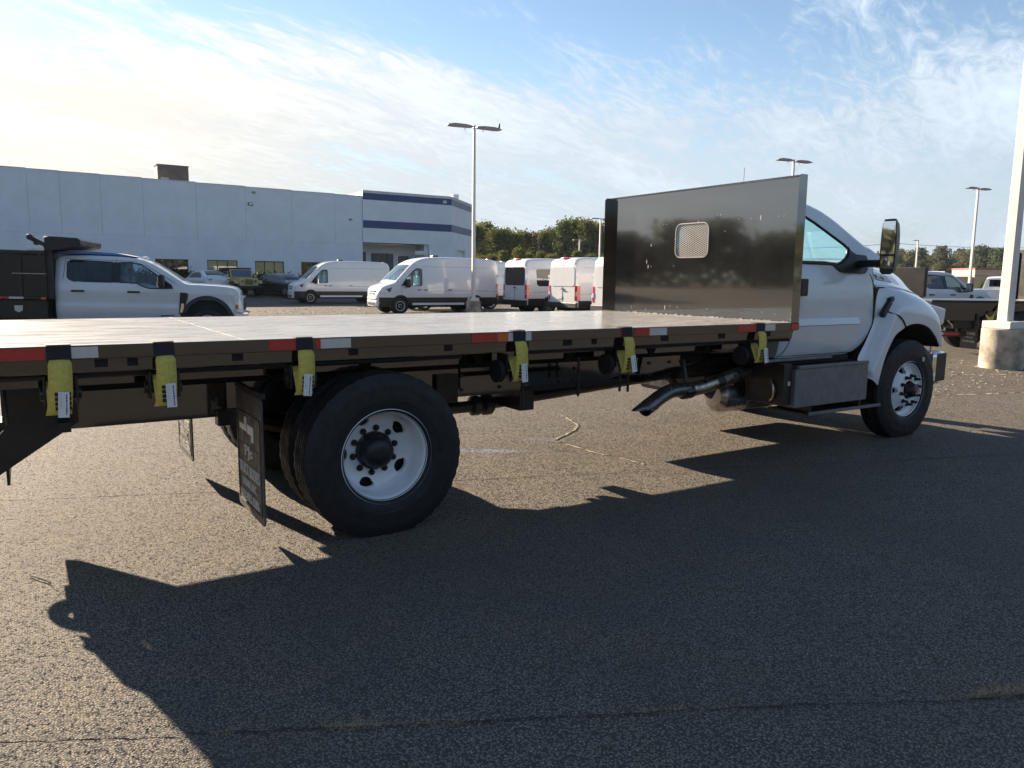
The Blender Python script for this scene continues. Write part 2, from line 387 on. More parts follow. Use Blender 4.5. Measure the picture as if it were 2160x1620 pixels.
    def mesh(s, name, m, smooth=False, angle=35, fix=False):
        me = bpy.data.meshes.new(name); me.from_pydata(s.v, [], s.f); me.validate(); me.update()
        if fix:
            bm_ = bmesh.new(); bm_.from_mesh(me); bmesh.ops.remove_doubles(bm_, verts=bm_.verts, dist=1e-6); bmesh.ops.recalc_face_normals(bm_, faces=bm_.faces); bm_.to_mesh(me); bm_.free()
        me.materials.append(M[m] if isinstance(m, str) else m)
        if smooth:
            for p in me.polygons: p.use_smooth = True
            try: me.set_sharp_from_angle(angle=R(angle))
            except Exception: pass
        return me
    def build(s, name, m, parent=None, smooth=False, bevel=0, seg=2, angle=35, sub=0, solid=0, label=None):
        o = bpy.data.objects.new(name, s.mesh(name, m, smooth, angle)); COL.objects.link(o)
        if parent: o.parent = parent
        if solid:
            md = o.modifiers.new('solid', 'SOLIDIFY'); md.thickness = solid; md.offset = -1
        if sub:
            md = o.modifiers.new('sub', 'SUBSURF'); md.levels = sub; md.render_levels = sub
        if bevel:
            md = o.modifiers.new('bevel', 'BEVEL'); md.width = bevel; md.segments = seg; md.limit_method = 'ANGLE'; md.angle_limit = R(40)
            md.harden_normals = False
        if label: o['label'] = label
        return o

def T(name, label, cat, loc=(0, 0, 0), rz=0, group=None, rx=0, ry=0):
    o = bpy.data.objects.new(name, None); COL.objects.link(o); o.empty_display_size = .2
    o.location = loc; o.rotation_euler = (rx, ry, rz); o['label'] = label; o['category'] = cat
    if group: o['group'] = group
    return o
def tag(o, label=None, cat=None, group=None, kind=None):
    for k, v in (('label', label), ('category', cat), ('group', group), ('kind', kind)):
        if v: o[k] = v
    return o
def children(o): return [c for c in bpy.data.objects if c.parent == o]
KIDS = {}
def copy_tree(o, parent=None):
    if not KIDS.get(o.name): KIDS[o.name] = children(o)
    c = o.copy(); COL.objects.link(c); c.parent = parent
    for ch in KIDS[o.name]: copy_tree(ch, c)
    return c
def boolean(o, cutter_mb, op='DIFFERENCE'):
    for ob in (o,):
        bm_ = bmesh.new(); bm_.from_mesh(o.data); bmesh.ops.remove_doubles(bm_, verts=bm_.verts, dist=1e-6); bmesh.ops.recalc_face_normals(bm_, faces=bm_.faces); bm_.to_mesh(o.data); bm_.free()
    me = cutter_mb.mesh('tmp', 'seam', fix=True); c = bpy.data.objects.new('tmp', me); COL.objects.link(c)
    md = o.modifiers.new('b', 'BOOLEAN'); md.operation = op; md.object = c; md.solver = 'EXACT'
    bpy.context.view_layer.update(); dg = bpy.context.evaluated_depsgraph_get(); nm = bpy.data.meshes.new_from_object(o.evaluated_get(dg))
    o.modifiers.remove(md); o.data = nm; bpy.data.objects.remove(c); bpy.data.meshes.remove(me); return o
def text_mb(txt, size, depth, width=None, height=None):
    cu = bpy.data.curves.new('t', 'FONT'); cu.body = txt; cu.size = size; cu.extrude = depth; cu.align_x = 'CENTER'; cu.resolution_u = 3
    o = bpy.data.objects.new('t', cu); COL.objects.link(o)
    dg = bpy.context.evaluated_depsgraph_get(); me = bpy.data.meshes.new_from_object(o.evaluated_get(dg))
    mb = MB(); mb.add([tuple(v.co) for v in me.vertices], [tuple(p.vertices) for p in me.polygons])
    bpy.data.objects.remove(o); bpy.data.curves.remove(cu); bpy.data.meshes.remove(me)
    x0 = min(v[0] for v in mb.v); x1 = max(v[0] for v in mb.v); y0 = min(v[1] for v in mb.v); y1 = max(v[1] for v in mb.v)
    sx = width / (x1 - x0) if width else 1; sy = height / (y1 - y0) if height else 1
    mb.v = [((v[0] - (x0 + x1) / 2) * sx, (v[1] - y0) * sy, v[2]) for v in mb.v]
    return mb

# ------------------------------------------------------------------ ground
def gz(x, y):
    """height of the lot: flat round the trucks, rising gently towards the warehouse"""
    u = max(0., min(1., (y - 41) / 10)) if x < 60 else max(0., min(1., (y - 41) / 10)) * max(0., 1 - (x - 60) / 40)
    return .45 * u * u * (3 - 2*u)
g = MB()
xs = [-900, -400, -200, -100, -60, -40, -25, -15, -8, -4, 0, 4, 8, 12, 18, 25, 32, 40, 50, 60, 80, 100, 150, 250, 450, 900, 1500]
ys = [-600, -300, -150, -80, -40, -20, -10, -6, -3, 0, 3, 6, 10, 15, 20, 25, 30, 35, 40, 42, 44, 46, 48, 50, 52, 56, 60, 70, 90, 120, 180, 300, 600, 1200]
g.grid(lambda x, y: (x, y, gz(x, y)), xs, ys)
lot = tag(g.build('parking_lot', 'asphalt', smooth=True), kind='structure')

def crack(pts, w, edge=0., seed=0, step=.05):
    """a jagged open crack as a ribbon just above the asphalt, with pale crumbled rims beside it"""
    rnd = random.Random(seed); P = [Vector((*p, 0)) for p in pts]; path = []
    for a, b in zip(P, P[1:]):
        n = max(2, int((b - a).length / step)); nrm = (b - a).normalized().cross(Vector((0, 0, 1)))
        for i in range(n): path.append((a.lerp(b, i / n) + nrm * rnd.gauss(0, w * .45), nrm))
    path.append((P[-1], nrm)); a = MB(); e = MB(); vs = []; ve = []
    for i, (p, nr) in enumerate(path):
        ww = w * (.35 + rnd.random() * .8) * .5
        z = gz(p.x, p.y)
        vs += [(p.x - nr.x*ww, p.y - nr.y*ww, z + .006), (p.x + nr.x*ww, p.y + nr.y*ww, z + .006)]
        we = edge * (.1 + rnd.random()) if rnd.random() > .3 else 0.0
        q = p + nr * ww; ve += [(q.x - nr.x*.004, q.y - nr.y*.004, z + .004), (q.x + nr.x * we, q.y + nr.y * we, z + .004)]
    fs = [(2*i, 2*i+1, 2*i+3, 2*i+2) for i in range(len(path) - 1)]
    a.add(vs, fs).build('crack', 'crack', lot)
    if edge: e.add(ve, fs).build('crack_edge', 'crack_edge', lot)
crack([(3.55, 3.02), (3.45, 2.72), (3.33, 2.40), (3.17, 2.2), (2.85, 1.98), (2.59, 1.84)], .018, .035, 1)
crack([(2.59, 1.84), (2.62, 1.50), (2.62, 1.2), (2.70, .9), (2.72, .62)], .014, .034, 2)
crack([(.9, 1.03), (1.55, .79), (2.10, .60), (2.72, .38), (3.4, .1), (4.6, -.35), (6.2, -.9), (9, -1.6)], .012, 0, 3)
crack([(-2.6, 2.4), (-1.9, 2.06), (-1.2, 1.8), (-.6, 1.55), (0, 1.33)], .010, 0, 4)
crack([(6.3, .1), (6.7, -.45), (6.6, -.9), (6.3, -1.2)], .008, 0, 9)
crack([(-2.6, -.98), (-2.04, -1.27), (-1.354, -1.642), (-.7, -1.98), (.504, -2.574), (1.159, -2.934), (1.8, -3.2)], .008, 0, 5, .04)
crack([(9.2, 4.6), (11, 3.6), (13, 2.6), (15, 1.6)], .035, .10, 6)
crack([(6.9, 2.6), (8.5, 2.0), (10.2, 1.4), (12, .8)], .03, .08, 7)
crack([(7.2, 3.6), (8.6, 3.9), (10, 3.4)], .03, .08, 8)

# dry grass growing out of the cracks, and leaf litter blown over the far lot
gr = MB(); rnd = random.Random(4)
def tuft(cx, cy, n, spread, h, ang):
    for _ in range(n):
        t = rnd.gauss(0, spread); x = cx + t*math.cos(ang) + rnd.gauss(0, .012); y = cy + t*math.sin(ang) + rnd.gauss(0, .012)
        a = rnd.random()*2*PI; l = h*(.4+rnd.random()); dx, dy = math.cos(a)*l, math.sin(a)*l; w = .0012
        gr.add([(x-dy/l*w, y+dx/l*w, .003), (x+dy/l*w, y-dx/l*w, .003), (x+dx, y+dy, .006 + l*.35)], [(0, 1, 2)])
tuft(-.95, -1.85, 150, .06, .035, R(-27)); tuft(-.68, -1.99, 60, .08, .025, R(-27)); tuft(.1, -2.37, 60, .10, .03, R(-27)); tuft(1.38, -2.99, 260, .12, .05, R(-20)); tuft(-1.36, -1.64, 40, .03, .03, 0)
tag(gr.build('dry_grass', 'dry_straw'), 'dry straw coloured grass growing from the pavement crack', 'grass', kind='stuff')
tw = T('twig', 'thin dark twig lying on the sunlit asphalt near the shadow of the tail', 'twig', (-1.9, .3, .008))
MB().tube([(-.035, .09, 0), (.0, .02, .004), (.03, -.03, .002), (.06, -.09, 0)], [.003, .004, .004, .002], 5).build('stem', 'trunk', tw)
lv = MB()
for _ in range(2600):
    x = rnd.uniform(2, 32); y = rnd.choice((rnd.uniform(24, 36), rnd.gauss(30, 2.5), rnd.gauss(26, 1.2)))
    s_ = rnd.uniform(.02, .075); a = rnd.random()*PI; z = gz(x, y) + .012
    lv.add([(x + math.cos(a+k*PI/2)*s_*(1 if k % 2 else .55), y + math.sin(a+k*PI/2)*s_*(1 if k % 2 else .55), z + rnd.random()*.03) for k in range(4)], [(0, 1, 2, 3)])
for _ in range(700):
    x = rnd.uniform(8, 15); y = rnd.uniform(1.5, 5.5); s_ = rnd.uniform(.01, .035); a = rnd.random()*PI
    lv.add([(x + math.cos(a+k*PI/2)*s_*(1 if k % 2 else .55), y + math.sin(a+k*PI/2)*s_*(1 if k % 2 else .55), .01 + rnd.random()*.015) for k in range(4)], [(0, 1, 2, 3)])
tag(lv.build('fallen_leaves', 'leaf_litter'), 'dry fallen leaves scattered over the sunlit far pavement', 'leaves', kind='stuff')

# ------------------------------------------------------------------ warehouse
wh = T('warehouse', 'long white warehouse with navy bands round its taller entrance end', 'building', (0, 60, .3))
def joint_panel(x0, x1, z0, z1, y0=0., th=.3, name='wall_panel', m='wall_paint'):
    b = MB(); b.box(x0 + .0015, x1 - .0015, y0, y0 + th, z0, z1); return b.build(name, m, wh)
ROOF = lerp_tab([(-40, 8.9), (-3, 8.55), (24, 8.25)])
jx = [-39, -34, -29.5, -25, -20.5, -16, -11.5, -7, -4.2, -1.13, .82, 3.4, 6.2, 9.97, 13.69, 17.42, 21.12, 23.6]
WIN = [(6.84, 9.2), (10.6, 12.92), (14.3, 16.65), (18.1, 20.45), (2.9, 5.2), (-1, 1.3), (-4.9, -2.6), (-9, -6.5)]
WZ0, WZ1 = .75, 2.52
for a, b in zip(jx, jx[1:]):
    zt = (ROOF(a) + ROOF(b)) / 2
    p = MB(); z1 = 4.15
    p.box(a + .012, b - .012, 0, .3, z1 + .012, zt); p.build('wall_panel', 'wall_paint', wh, bevel=.004, seg=1)
bx = sorted(set([-39, 23.6] + [e for w in WIN for e in w]))
for a, b in zip(bx, bx[1:]):
    if (a, b) in WIN:
        joint_panel(a, b, WZ1, 4.15); joint_panel(a, b, -.4, WZ0)
    else: joint_panel(a, b, -.4, 4.15)
bk = MB(); bk.box(-39, 23.6, .31, 30, -.4, 8.1); bk.build('building_core', 'wall_side', wh)
MB().prism([(-39, 7.9), (23.58, 7.9), (23.58, 8.20), (-3, 8.5), (-39, 8.82)], .302, .42, 'xz').build('parapet_back', 'wall_side', wh)
cpm = MB()
for a, b in zip(jx, jx[1:]):
    zt = (ROOF(a) + ROOF(b)) / 2; cpm.box(a, b - .004, -.03, .33, zt + .002, zt + .06)
cpm.build('parapet_cap', 'trim_white', wh)
for x in jx[1:-1]: MB().box(x - .006, x + .006, .006, .28, 4.16, ROOF(x) - .03).build('joint_sealant', 'wall_side', wh)
for a, b in zip(jx, jx[1:]): MB().box(a + .01, b - .01, .007, .29, 4.145, 4.157).build('joint_sealant', 'wall_side', wh)
for wi, (a, b) in enumerate(WIN):
    f = MB()
    for x in (a + .03, a + (b-a)/3, a + 2*(b-a)/3, b - .03): f.box(x - .03, x + .03, .06, .14, WZ0, WZ1)
    f.box(a, b, .05, .13, WZ1 - .06, WZ1 - .002); f.box(a, b, .05, .13, WZ0 + .002, WZ0 + .05)
    fo = f.build('window', 'unit_brown', wh)
    for k in range(3):
        x0 = a + k*(b-a)/3 + .035; x1 = a + (k+1)*(b-a)/3 - .035
        MB().box(x0, x1, .10, .112, WZ0 + .05, WZ1 - .06).build('pane', 'window_glass', fo)
        MB().box(x0, x1, .116, .13, WZ0 + .05, WZ1 - .06).build('painted_reflection', 'black_plastic' if wi in (0, 3) else 'painted_reflection', fo)  # flat panel behind each pane carries its reflection as colour: trees dark, rest cream
# wall lights and conduit
for x, z, big in ((14.08, 7.05, 1), (14.38, 7.98, 0), (22.5, 6.25, 0)):
    w_ = MB(); k = 1 if big else .6
    w_.box(x - .2*k, x + .2*k, -.16, -.002, z - .12*k, z + .12*k); o = w_.build('wall_light', 'unit_brown' if big else 'fixture', wh, bevel=.02)
    if big: MB().box(x - .15, x + .15, -.172, -.162, z - .07, z + .07).build('lens', 'lens_clear', o)
# rooftop plant (seen over the parapet)
ru = T('rooftop_unit', 'brown box shaped rooftop unit above the white warehouse parapet', 'air conditioner', (8.85, 63.5, 8.45))
MB().box(-1.15, 1.15, -.8, .8, .35, 1.75).build('casing', 'unit_brown', ru, bevel=.03)
MB().box(-1.2, 1.2, -.85, .85, 1.752, 1.80).build('lid', 'unit_brown', ru)
cb = MB(); cb.box(-1.1, -.75, -.7, .7, 0, .348); cb.box(.5, .9, -.7, .7, 0, .348); cb.box(-.2, .1, -.7, .7, 0, .348); cb.build('curb', 'trim_white', ru)
gp = MB(); gp.box(-.95, -.35, -.812, -.802, .45, .8); gp.build('access_panel', 'fixture', ru)
dk = T('roof_duct', 'low metal duct on the warehouse roof beside the brown rooftop unit', 'duct', (6.1, 63, 8.2))
MB().box(-1.4, 1.4, -.4, .4, .25, .62).build('duct', 'fixture', dk, bevel=.03)

# taller entrance block, chamfered corner, recessed porch
CH0, CH1 = (32.34, 0.), (38.0, 5.9)
def wallseg(p, q, z0, z1, name, m, out=0., th=.3, parent=wh):
    a, b = Vector((*p, 0)), Vector((*q, 0)); d_ = (b - a).normalized(); n_ = Vector((d_.y, -d_.x, 0))
    a2, b2 = a + n_*out, b + n_*out; c2, e2 = b - n_*th, a - n_*th
    mb = MB(); mb.prism([(a2.x, a2.y), (b2.x, b2.y), (c2.x, c2.y), (e2.x, e2.y)], z0, z1, 'xy'); return mb.build(name, m, parent, bevel=.01, seg=1)
ZT = 8.72
F0 = (23.62, -.12); FX = (32.34, -.12); FC = (38.0, 5.78)
# front face: above the porch, and the solid part to its right
wallseg(F0, FX, 4.35, ZT, 'wall', 'wall_paint'); wallseg((30.0, -.12), FX, -.4, 4.35, 'wall', 'wall_paint')
wallseg(FX, FC, 4.0, ZT, 'wall', 'wall_side')
import_dir = (Vector((*FC, 0)) - Vector((*FX, 0))).normalized()
def chp(t): return (FX[0] + import_dir.x * t, FX[1] + import_dir.y * t)
wallseg(chp(0.002), chp(2.2), -.4, 4.0, 'wall', 'wall_side'); wallseg(chp(5.2), FC, -.4, 4.0, 'wall', 'wall_side')
wallseg(chp(2.2), chp(5.2), -.4, 4.0, 'recess_wall', 'wall_paint', out=-1.2)
wallseg(FC, (38, 30), -.4, ZT, 'wall', 'wall_side')
for p, q in ((F0, FX), (chp(.0), FC)):
    for z0, z1 in ((8.03, 8.60), (5.60, 6.25)):
        w_ = wallseg(p, q, z0, z1, 'navy_band', 'band_navy', out=.025, th=.01)
    wallseg(p, q, ZT + .003, ZT + .10, 'parapet_cap', 'trim_white', out=.06)
MB().prism([(23.92, 2.6), (34.3, 2.6), (37.4, 5.9), (37.4, 29), (23.92, 29)], ZT - .8, ZT - .5, 'xy').build('roof', 'wall_side', wh)
MB().box(23.62, 23.9, .2, 20, 8.2, ZT).build('wall', 'wall_side', wh)
# porch
MB().box(23.6, 30.0, 2.2, 2.4, -.4, 4.35).build('porch_wall', 'wall_paint', wh)
MB().box(23.6, 30.02, .185, 2.2, 4.355, 4.6).build('porch_ceiling', 'unit_brown', wh)
MB().box(29.7, 29.99, .19, 2.2, -.4, 4.35).build('porch_wall', 'wall_paint', wh)
for x0, x1, z1, n in ((23.9, 24.7, 3.6, 1), (25.3, 27.4, 3.5, 4), (28.0, 29.0, 3.3, 2)):
    f = MB(); f.box(x0, x1, 2.14, 2.198, z1 - .07, z1)
    for k in range(n + 1): x = x0 + k*(x1-x0)/n; f.box(x - .035, x + .035, 2.14, 2.198, -.2, z1 - .072)
    fo = f.build('entrance_window', 'unit_brown', wh)
    for k in range(n): MB().box(x0 + k*(x1-x0)/n + .036, x0 + (k+1)*(x1-x0)/n - .036, 2.16, 2.19, -.2, z1 - .074).build('pane', 'lens_dark', fo)
MB().box(28.6, 29.6, -.15, .05, 3.4, 3.75).build('canopy_fascia', 'trim_white', wh)
MB().box(33.4, 34.0, 1.5, 2.0, ZT - .3, ZT + .55).build('roof_vent', 'wall_side', wh, bevel=.03)
MB().box(31.4, 31.75, -.32, -.15, 8.15, 8.4).build('wall_light', 'trim_white', wh, bevel=.02)

# ------------------------------------------------------------------ vegetation
def leaf_cloud(mb, blobs, n, size, rnd, drop=.0):
    tot = sum(b[3]*b[4]*b[5] for b in blobs)
    for (cx, cy, cz, rx, ry, rz) in blobs:
        for _ in range(max(20, int(n * rx*ry*rz / tot))):
            a = rnd.random()*2*PI; u = rnd.uniform(-1, 1); q = math.sqrt(1 - u*u); r = rnd.random()**.42
            r *= .86 + .22*math.sin(a*5 + cx*3)*math.cos(u*6 + cz)
            p = Vector((cx + rx*r*q*math.cos(a), cy + ry*r*q*math.sin(a), cz + rz*r*u))
            t = Vector((rnd.gauss(0, 1), rnd.gauss(0, 1), rnd.gauss(0, .7))).normalized(); b_ = t.orthogonal().normalized()
            b_ = (Matrix.Rotation(rnd.random()*2*PI, 3, t) @ b_); c_ = t.cross(b_); s_ = size*rnd.uniform(.55, 1.35)
            mb.add([p - b_*s_, p + c_*s_*.6, p + b_*s_, p - c_*s_*.6], [(0, 1, 2, 3)])
def tree_proto(i, h, w, nblob, n, size, low=.12):
    rnd = random.Random(100 + i); bl = []; cz0 = h*low
    for k in range(nblob):
        f = (k + .5) / nblob; z = cz0 + (h - cz0)*f*.93; spread = w*.5*math.sin(PI*min(1, .18 + f*.86))**.8
        a = k*2.4 + rnd.random(); rr = spread*rnd.uniform(.2, .62)
        s_ = w*rnd.uniform(.17, .29)
        bl.append((rr*math.cos(a), rr*math.sin(a), min(z, h - s_*.7), s_*1.15, s_*1.15, s_*rnd.uniform(.7, 1.)))
    bl.append((0, 0, h - w*.17, w*.2, w*.2, w*.17)); bl.append((0, 0, h*.5, w*.3, w*.3, h*.3))
    cr = MB(); leaf_cloud(cr, bl, n, size, rnd)
    tr = MB(); tr.tube(curve3([(0, 0, -.3), (.1, .05, h*.2), (-.1, .1, h*.45), (0, 0, h*.72)], 3), [.32*h/14 * (1 - .07*k) for k in range(10)], 7)
    for k in range(6):
        b = bl[(k*3 + 1) % nblob]; tr.tube([(0, 0, h*.18 + k*h*.07), (b[0]*.5, b[1]*.5, b[2] - b[5]*.6), (b[0], b[1], b[2])], [.13*h/14, .09*h/14, .03], 5)
    return cr, tr
TREES = []
for i, (h, w, nb, n, size, lf) in enumerate(((13, 10, 13, 5200, .26, 'leaf'), (14, 9, 14, 5200, .26, 'leaf'), (11, 9, 11, 4400, .24, 'leaf_bright'), (12.5, 8, 12, 4600, .25, 'leaf_autumn'),
                                               (14, 10, 13, 3600, .34, 'leaf_far'), (12, 9, 11, 3200, .34, 'leaf_far'), (2.2, 2.0, 6, 900, .09, 'leaf'))):
    cr, tr = tree_proto(i, h, w, nb, n, size, .12 if i < 6 else .3); TREES.append((cr.mesh('crown', lf), tr.mesh('trunk', 'trunk', True)))
def tree(k, x, y, s, label, group, sz=None):
    t = T('tree', label, 'tree', (x, y, gz(x, y) - .2), random.random()*6.28, group)
    t.scale = (s, s, sz or s)
    for nm, me in zip(('crown', 'trunk'), TREES[k]):
        o = bpy.data.objects.new(nm, me); COL.objects.link(o); o.parent = t
    return t
# the wood beyond the vans: along the line seen between the warehouse and the headboard, about 140 m out
WOOD = 'trees of the wood beyond the vans'
def wood_pt(px, D):      # bearing of a picture column (degrees right of the camera axis) at a depth
    f = Vector((.540, .842)); r = Vector((.8427, -.5383)); q = (px - 1080) / 1605
    return -1.873 + D*(f.x*.99 + r.x*q), -4.315 + D*(f.y*.99 + r.y*q)
spec = [(1002, 138, 0, 0.86), (1022, 144, 1, 0.85), (1045, 140, 0, 0.82), (1062, 150, 1, 0.80), (1082, 141, 2, 0.93), (1101, 147, 0, 0.83), (1122, 150, 3, 0.87), (1143, 143, 1, 0.75), (1163, 147, 0, 0.89), (1184, 140, 1, 0.87), (1206, 145, 0, 1.02), (1228, 141, 1, 0.90), (1250, 146, 0, 0.97), (1272, 143, 1, 0.80), (1290, 146, 0, 0.83)]
ORD = ('first', 'second', 'third', 'fourth', 'fifth', 'sixth', 'seventh', 'eighth', 'ninth', 'tenth', 'eleventh', 'twelfth', 'thirteenth', 'fourteenth', 'fifteenth', 'sixteenth', 'seventeenth', 'eighteenth', 'nineteenth', 'twentieth')
for i, (px, D, k, s_) in enumerate(spec):
    x, y = wood_pt(px, D); tree(k, x, y, s_, 'broadleaf tree with reddish autumn crown in the wood beyond the vans' if k == 3 else
                              'tree with bright yellow green crown in the wood behind the vans' if k == 2 else 'tall olive broadleaf tree, %s from the left in the wood beyond the vans' % ORD[i], WOOD)
for i, (px, D, k, s_) in enumerate(((1012, 118, 2, 0.45), (1035, 120, 0, 0.40), (1058, 116, 1, 0.40), (1090, 117, 2, 0.56), (1110, 121, 0, 0.43), (1135, 119, 1, 0.40), (1160, 122, 0, 0.42), (1180, 118, 2, 0.40), (1210, 121, 1, 0.43), (1240, 119, 0, 0.42), (1268, 121, 1, 0.40))):
    x, y = wood_pt(px, D); tree(k, x, y, s_, 'small edge tree just above the van roofs, %s from the left' % ORD[i], 'smaller trees at the edge of the wood')
rr = random.Random(11)
FAR = 'far trees along the right skyline'
for i, px in enumerate(range(1792, 2172, 21)):
    D = rr.uniform(205, 235); x, y = wood_pt(px, D); tree(rr.choice((4, 5)), x, y, rr.uniform(.74, .98), 'distant grey green skyline tree, %s to the right of the windshield' % ORD[i], FAR)
for i, px in enumerate(range(1800, 2172, 40)):
    D = rr.uniform(165, 180); x, y = wood_pt(px, D); tree(5, x, y, rr.uniform(.50, .58), 'lower shaded tree under the skyline trees, %s to the right of the cab' % ORD[i], 'lower trees before the skyline trees')
# continuous woods out of direct view, mirrored by the glossy headboard and the cab door
wd = MB(); rw = random.Random(5)
def wood_line(pts, n, h0, h1, size):
    for _ in range(n):
        i = rw.randrange(len(pts) - 1); u = rw.random(); a, b = pts[i], pts[i+1]
        x, y = a[0] + (b[0]-a[0])*u, a[1] + (b[1]-a[1])*u
        s_ = x*.13 + y*.07; top = h0 + (h1 - h0)*(.5 + .28*math.sin(s_*1.7) + .22*math.sin(s_*4.3 + 1))
        p = Vector((x + rw.gauss(0, 2), y + rw.gauss(0, 2), top*rw.random()**.6))
        t = Vector((rw.gauss(0, 1), rw.gauss(0, 1), rw.gauss(0, 1))).normalized(); b_ = t.orthogonal().normalized(); c_ = t.cross(b_); q = size*rw.uniform(.6, 1.4)
        wd.add([p - b_*q, p + c_*q*.7, p + b_*q, p - c_*q*.7], [(0, 1, 2, 3)])
wood_line([(-78, 135), (-98, 115), (-122, 94), (-142, 66), (-150, 20)], 15000, 7.5, 15.5, .8)
wood_line([(-150, 20), (-100, -60), (-20, -95), (60, -100), (150, -70), (230, -20)], 14000, 7, 12, 1.1)
wood_line([(60, 130), (100, 95), (150, 130), (190, 128), (245, 90), (300, 50)], 7000, 1.5, 6.0, .75)
tag(wd.build('woodland', 'leaf_far'), 'continuous dark woodland round the far edges of the lot', 'woodland', kind='stuff')

# hedge under the warehouse windows
for i, (x0, x1, h) in enumerate(((-14, 3.5, 1.55), (3.6, 9.4, 1.75), (9.5, 17.0, 1.6), (17.1, 23.4, 1.45))):
    b = MB(); rh = random.Random(30 + i); bl = []
    for k in range(int((x1 - x0) / .55)):
        x = x0 + .3 + k*.55; bl.append((x, 57.6 + rh.uniform(-.1, .1), h*.5, .5, .62, h*.5*rh.uniform(.92, 1.1)))
    leaf_cloud(b, bl, int(900*(x1 - x0)), .07, rh)
    t = T('hedge', ['clipped dark hedge under the wall left of the yellow car', 'tall dark hedge beneath the tree reflecting window', 'dark green hedge behind the yellow car under cream windows', 'dark hedge beside the black car at the warehouse wall'][i], 'hedge', (0, 0, .45))
    b.build('foliage', 'hedge_leaf', t)
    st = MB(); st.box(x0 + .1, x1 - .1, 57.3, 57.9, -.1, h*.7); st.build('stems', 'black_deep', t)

# ------------------------------------------------------------------ light poles and lines
def lamp_head(mb, sgn, k=1.):
    pr = [(.10, 0), (.42, .045), (.95, .05), (1.25, -.01), (1.28, -.05), (1.0, -.075), (.42, -.06), (.10, -.05)]
    mb.prism([(sgn*x*k, z*k) for x, z in pr], -.17*k, .17*k, 'xz')
def light_pole(x, y, h, label, rz=0, w=.13, base=.75, br=.30, k=1., group='light poles in the parking lot', z=None, arms=2):
    t = T('light_pole', label, 'light pole', (x, y, gz(x, y) if z is None else z), rz, group)
    if base:
        bs = MB(); bs.lathe([(0, base), (br - .02, base), (br, base - .02), (br, -.2)], (0, 0, 0), 'z', 28); bs.build('concrete_base', 'concrete', t, smooth=True)
        MB().box(-w*1.35, w*1.35, -w*1.35, w*1.35, base + .002, base + .14*min(1, w/.13)).build('base_cover', 'pole_paint', t, bevel=.01)
    p = MB(); a, b = w/2, w*.36
    p.add([(sx*q, sy*q, zz_) for zz_, q in ((base + .05, a), (h, b)) for sx, sy in ((-1, -1), (1, -1), (1, 1), (-1, 1))],
          [(0, 1, 5, 4), (1, 2, 6, 5), (2, 3, 7, 6), (3, 0, 4, 7), (4, 5, 6, 7)])
    p.build('post', 'pole_paint', t, bevel=.012)
    for s_ in ((-1, 1) if arms == 2 else (-1,)):
        m_ = MB(); lamp_head(m_, s_, k); m_.xf(Matrix.Translation((0, 0, h - .06))); m_.build('lamp_head', 'fixture', t, bevel=.012)
        if base and arms == 2 and k == 1.: MB().tube([(s_*.38, 0, h - .12), (s_*.40, 0, h - .24), (s_*.44, 0, h - .25), (s_*.46, 0, h - .12)], .008, 5).build('cable_loop', 'cable', t)
    return t
CAMYAW = R(57.3)          # heads lie across the view
AX = R(-6)
light_pole(15.16, 25.55, 8.22, 'tall grey light pole standing among the white vans, bird on its right lamp', AX, .15, .62, .33)
bd = T('bird', 'small dark bird perched on the right lamp of the light pole', 'bird', (16.36, 25.42, 8.19))
b_ = MB(); b_.tube(curve3([(0, 0, .0), (0, .01, .07), (0, -.02, .16), (0, -.05, .22)], 4), [.008, .03, .04, .045, .045, .045, .04, .035, .03, .03, .028, .02, .008], 8); b_.build('body', 'bird', bd, smooth=True)
MB().add([(-.02, .02, .05), (.02, .02, .05), (.015, .06, -.06), (-.015, .06, -.06)], [(0, 1, 2, 3)]).build('tail', 'bird', bd, solid=.01)
light_pole(14.30, 3.06, 8.3, 'nearest big light pole on a mottled round concrete base', AX, .205, .78, .385, k=1.)
light_pole(34.3, 23.7, 8.3, 'light pole whose lamps show above the black headboard', AX, .15, .7)
light_pole(53.8, 23.6, 8.2, 'slender light pole behind the white crew cab pickup', AX, .17, .7)
light_pole(51.9, 62.0, 8.3, 'double headed light pole beside the black headboard edge', AX, .2, .7, z=0)
light_pole(76.5, 97.7, 8.2, 'distant double headed light pole above the second rear facing van', AX, .24, .7, z=0)
light_pole(69.9, 117.5, 7.2, 'distant double headed light pole right of the warehouse corner', AX, .22, 0, z=0)
light_pole(113.8, 61.8, 8.2, 'distant single headed light pole right of the big door mirror', AX, .26, 0, arms=1)
light_pole(76.0, 105.0, 5.6, 'short distant single headed light pole above the first rear facing van', AX, .2, 0, arms=1, z=0)
light_pole(86.0, 110.0, 5.9, 'short distant single headed light pole left of a taller double one', AX, .2, 0, arms=1, z=0)
light_pole(-26, 17, 9.5, 'light pole mirrored as a faint streak in the black headboard', AX, .24, .7)
light_pole(128, 66, 3.6, 'low far double headed light pole above the crew cab roof', AX, .2, 0, k=.8)
UP = []
for i, (px, D, h) in enumerate(((1466, 150, 9), (1863, 148, 9.6), (2330, 140, 9.6))):
    x, y = wood_pt(px, D); UP.append((x, y, h)); t = T('utility_pole', ['wooden utility pole hidden behind the black headboard', 'wooden utility pole left of the door mirror', 'wooden utility pole at the far right'][i], 'utility pole', (x, y, 0))
    MB().cyl((0, 0, -.3), (0, 0, h), .17, .12, 8).build('post', 'trunk', t); MB().bar((-1.0, .6, h - .5), (1.0, -.6, h - .5), .12, .12).build('crossarm', 'trunk', t)
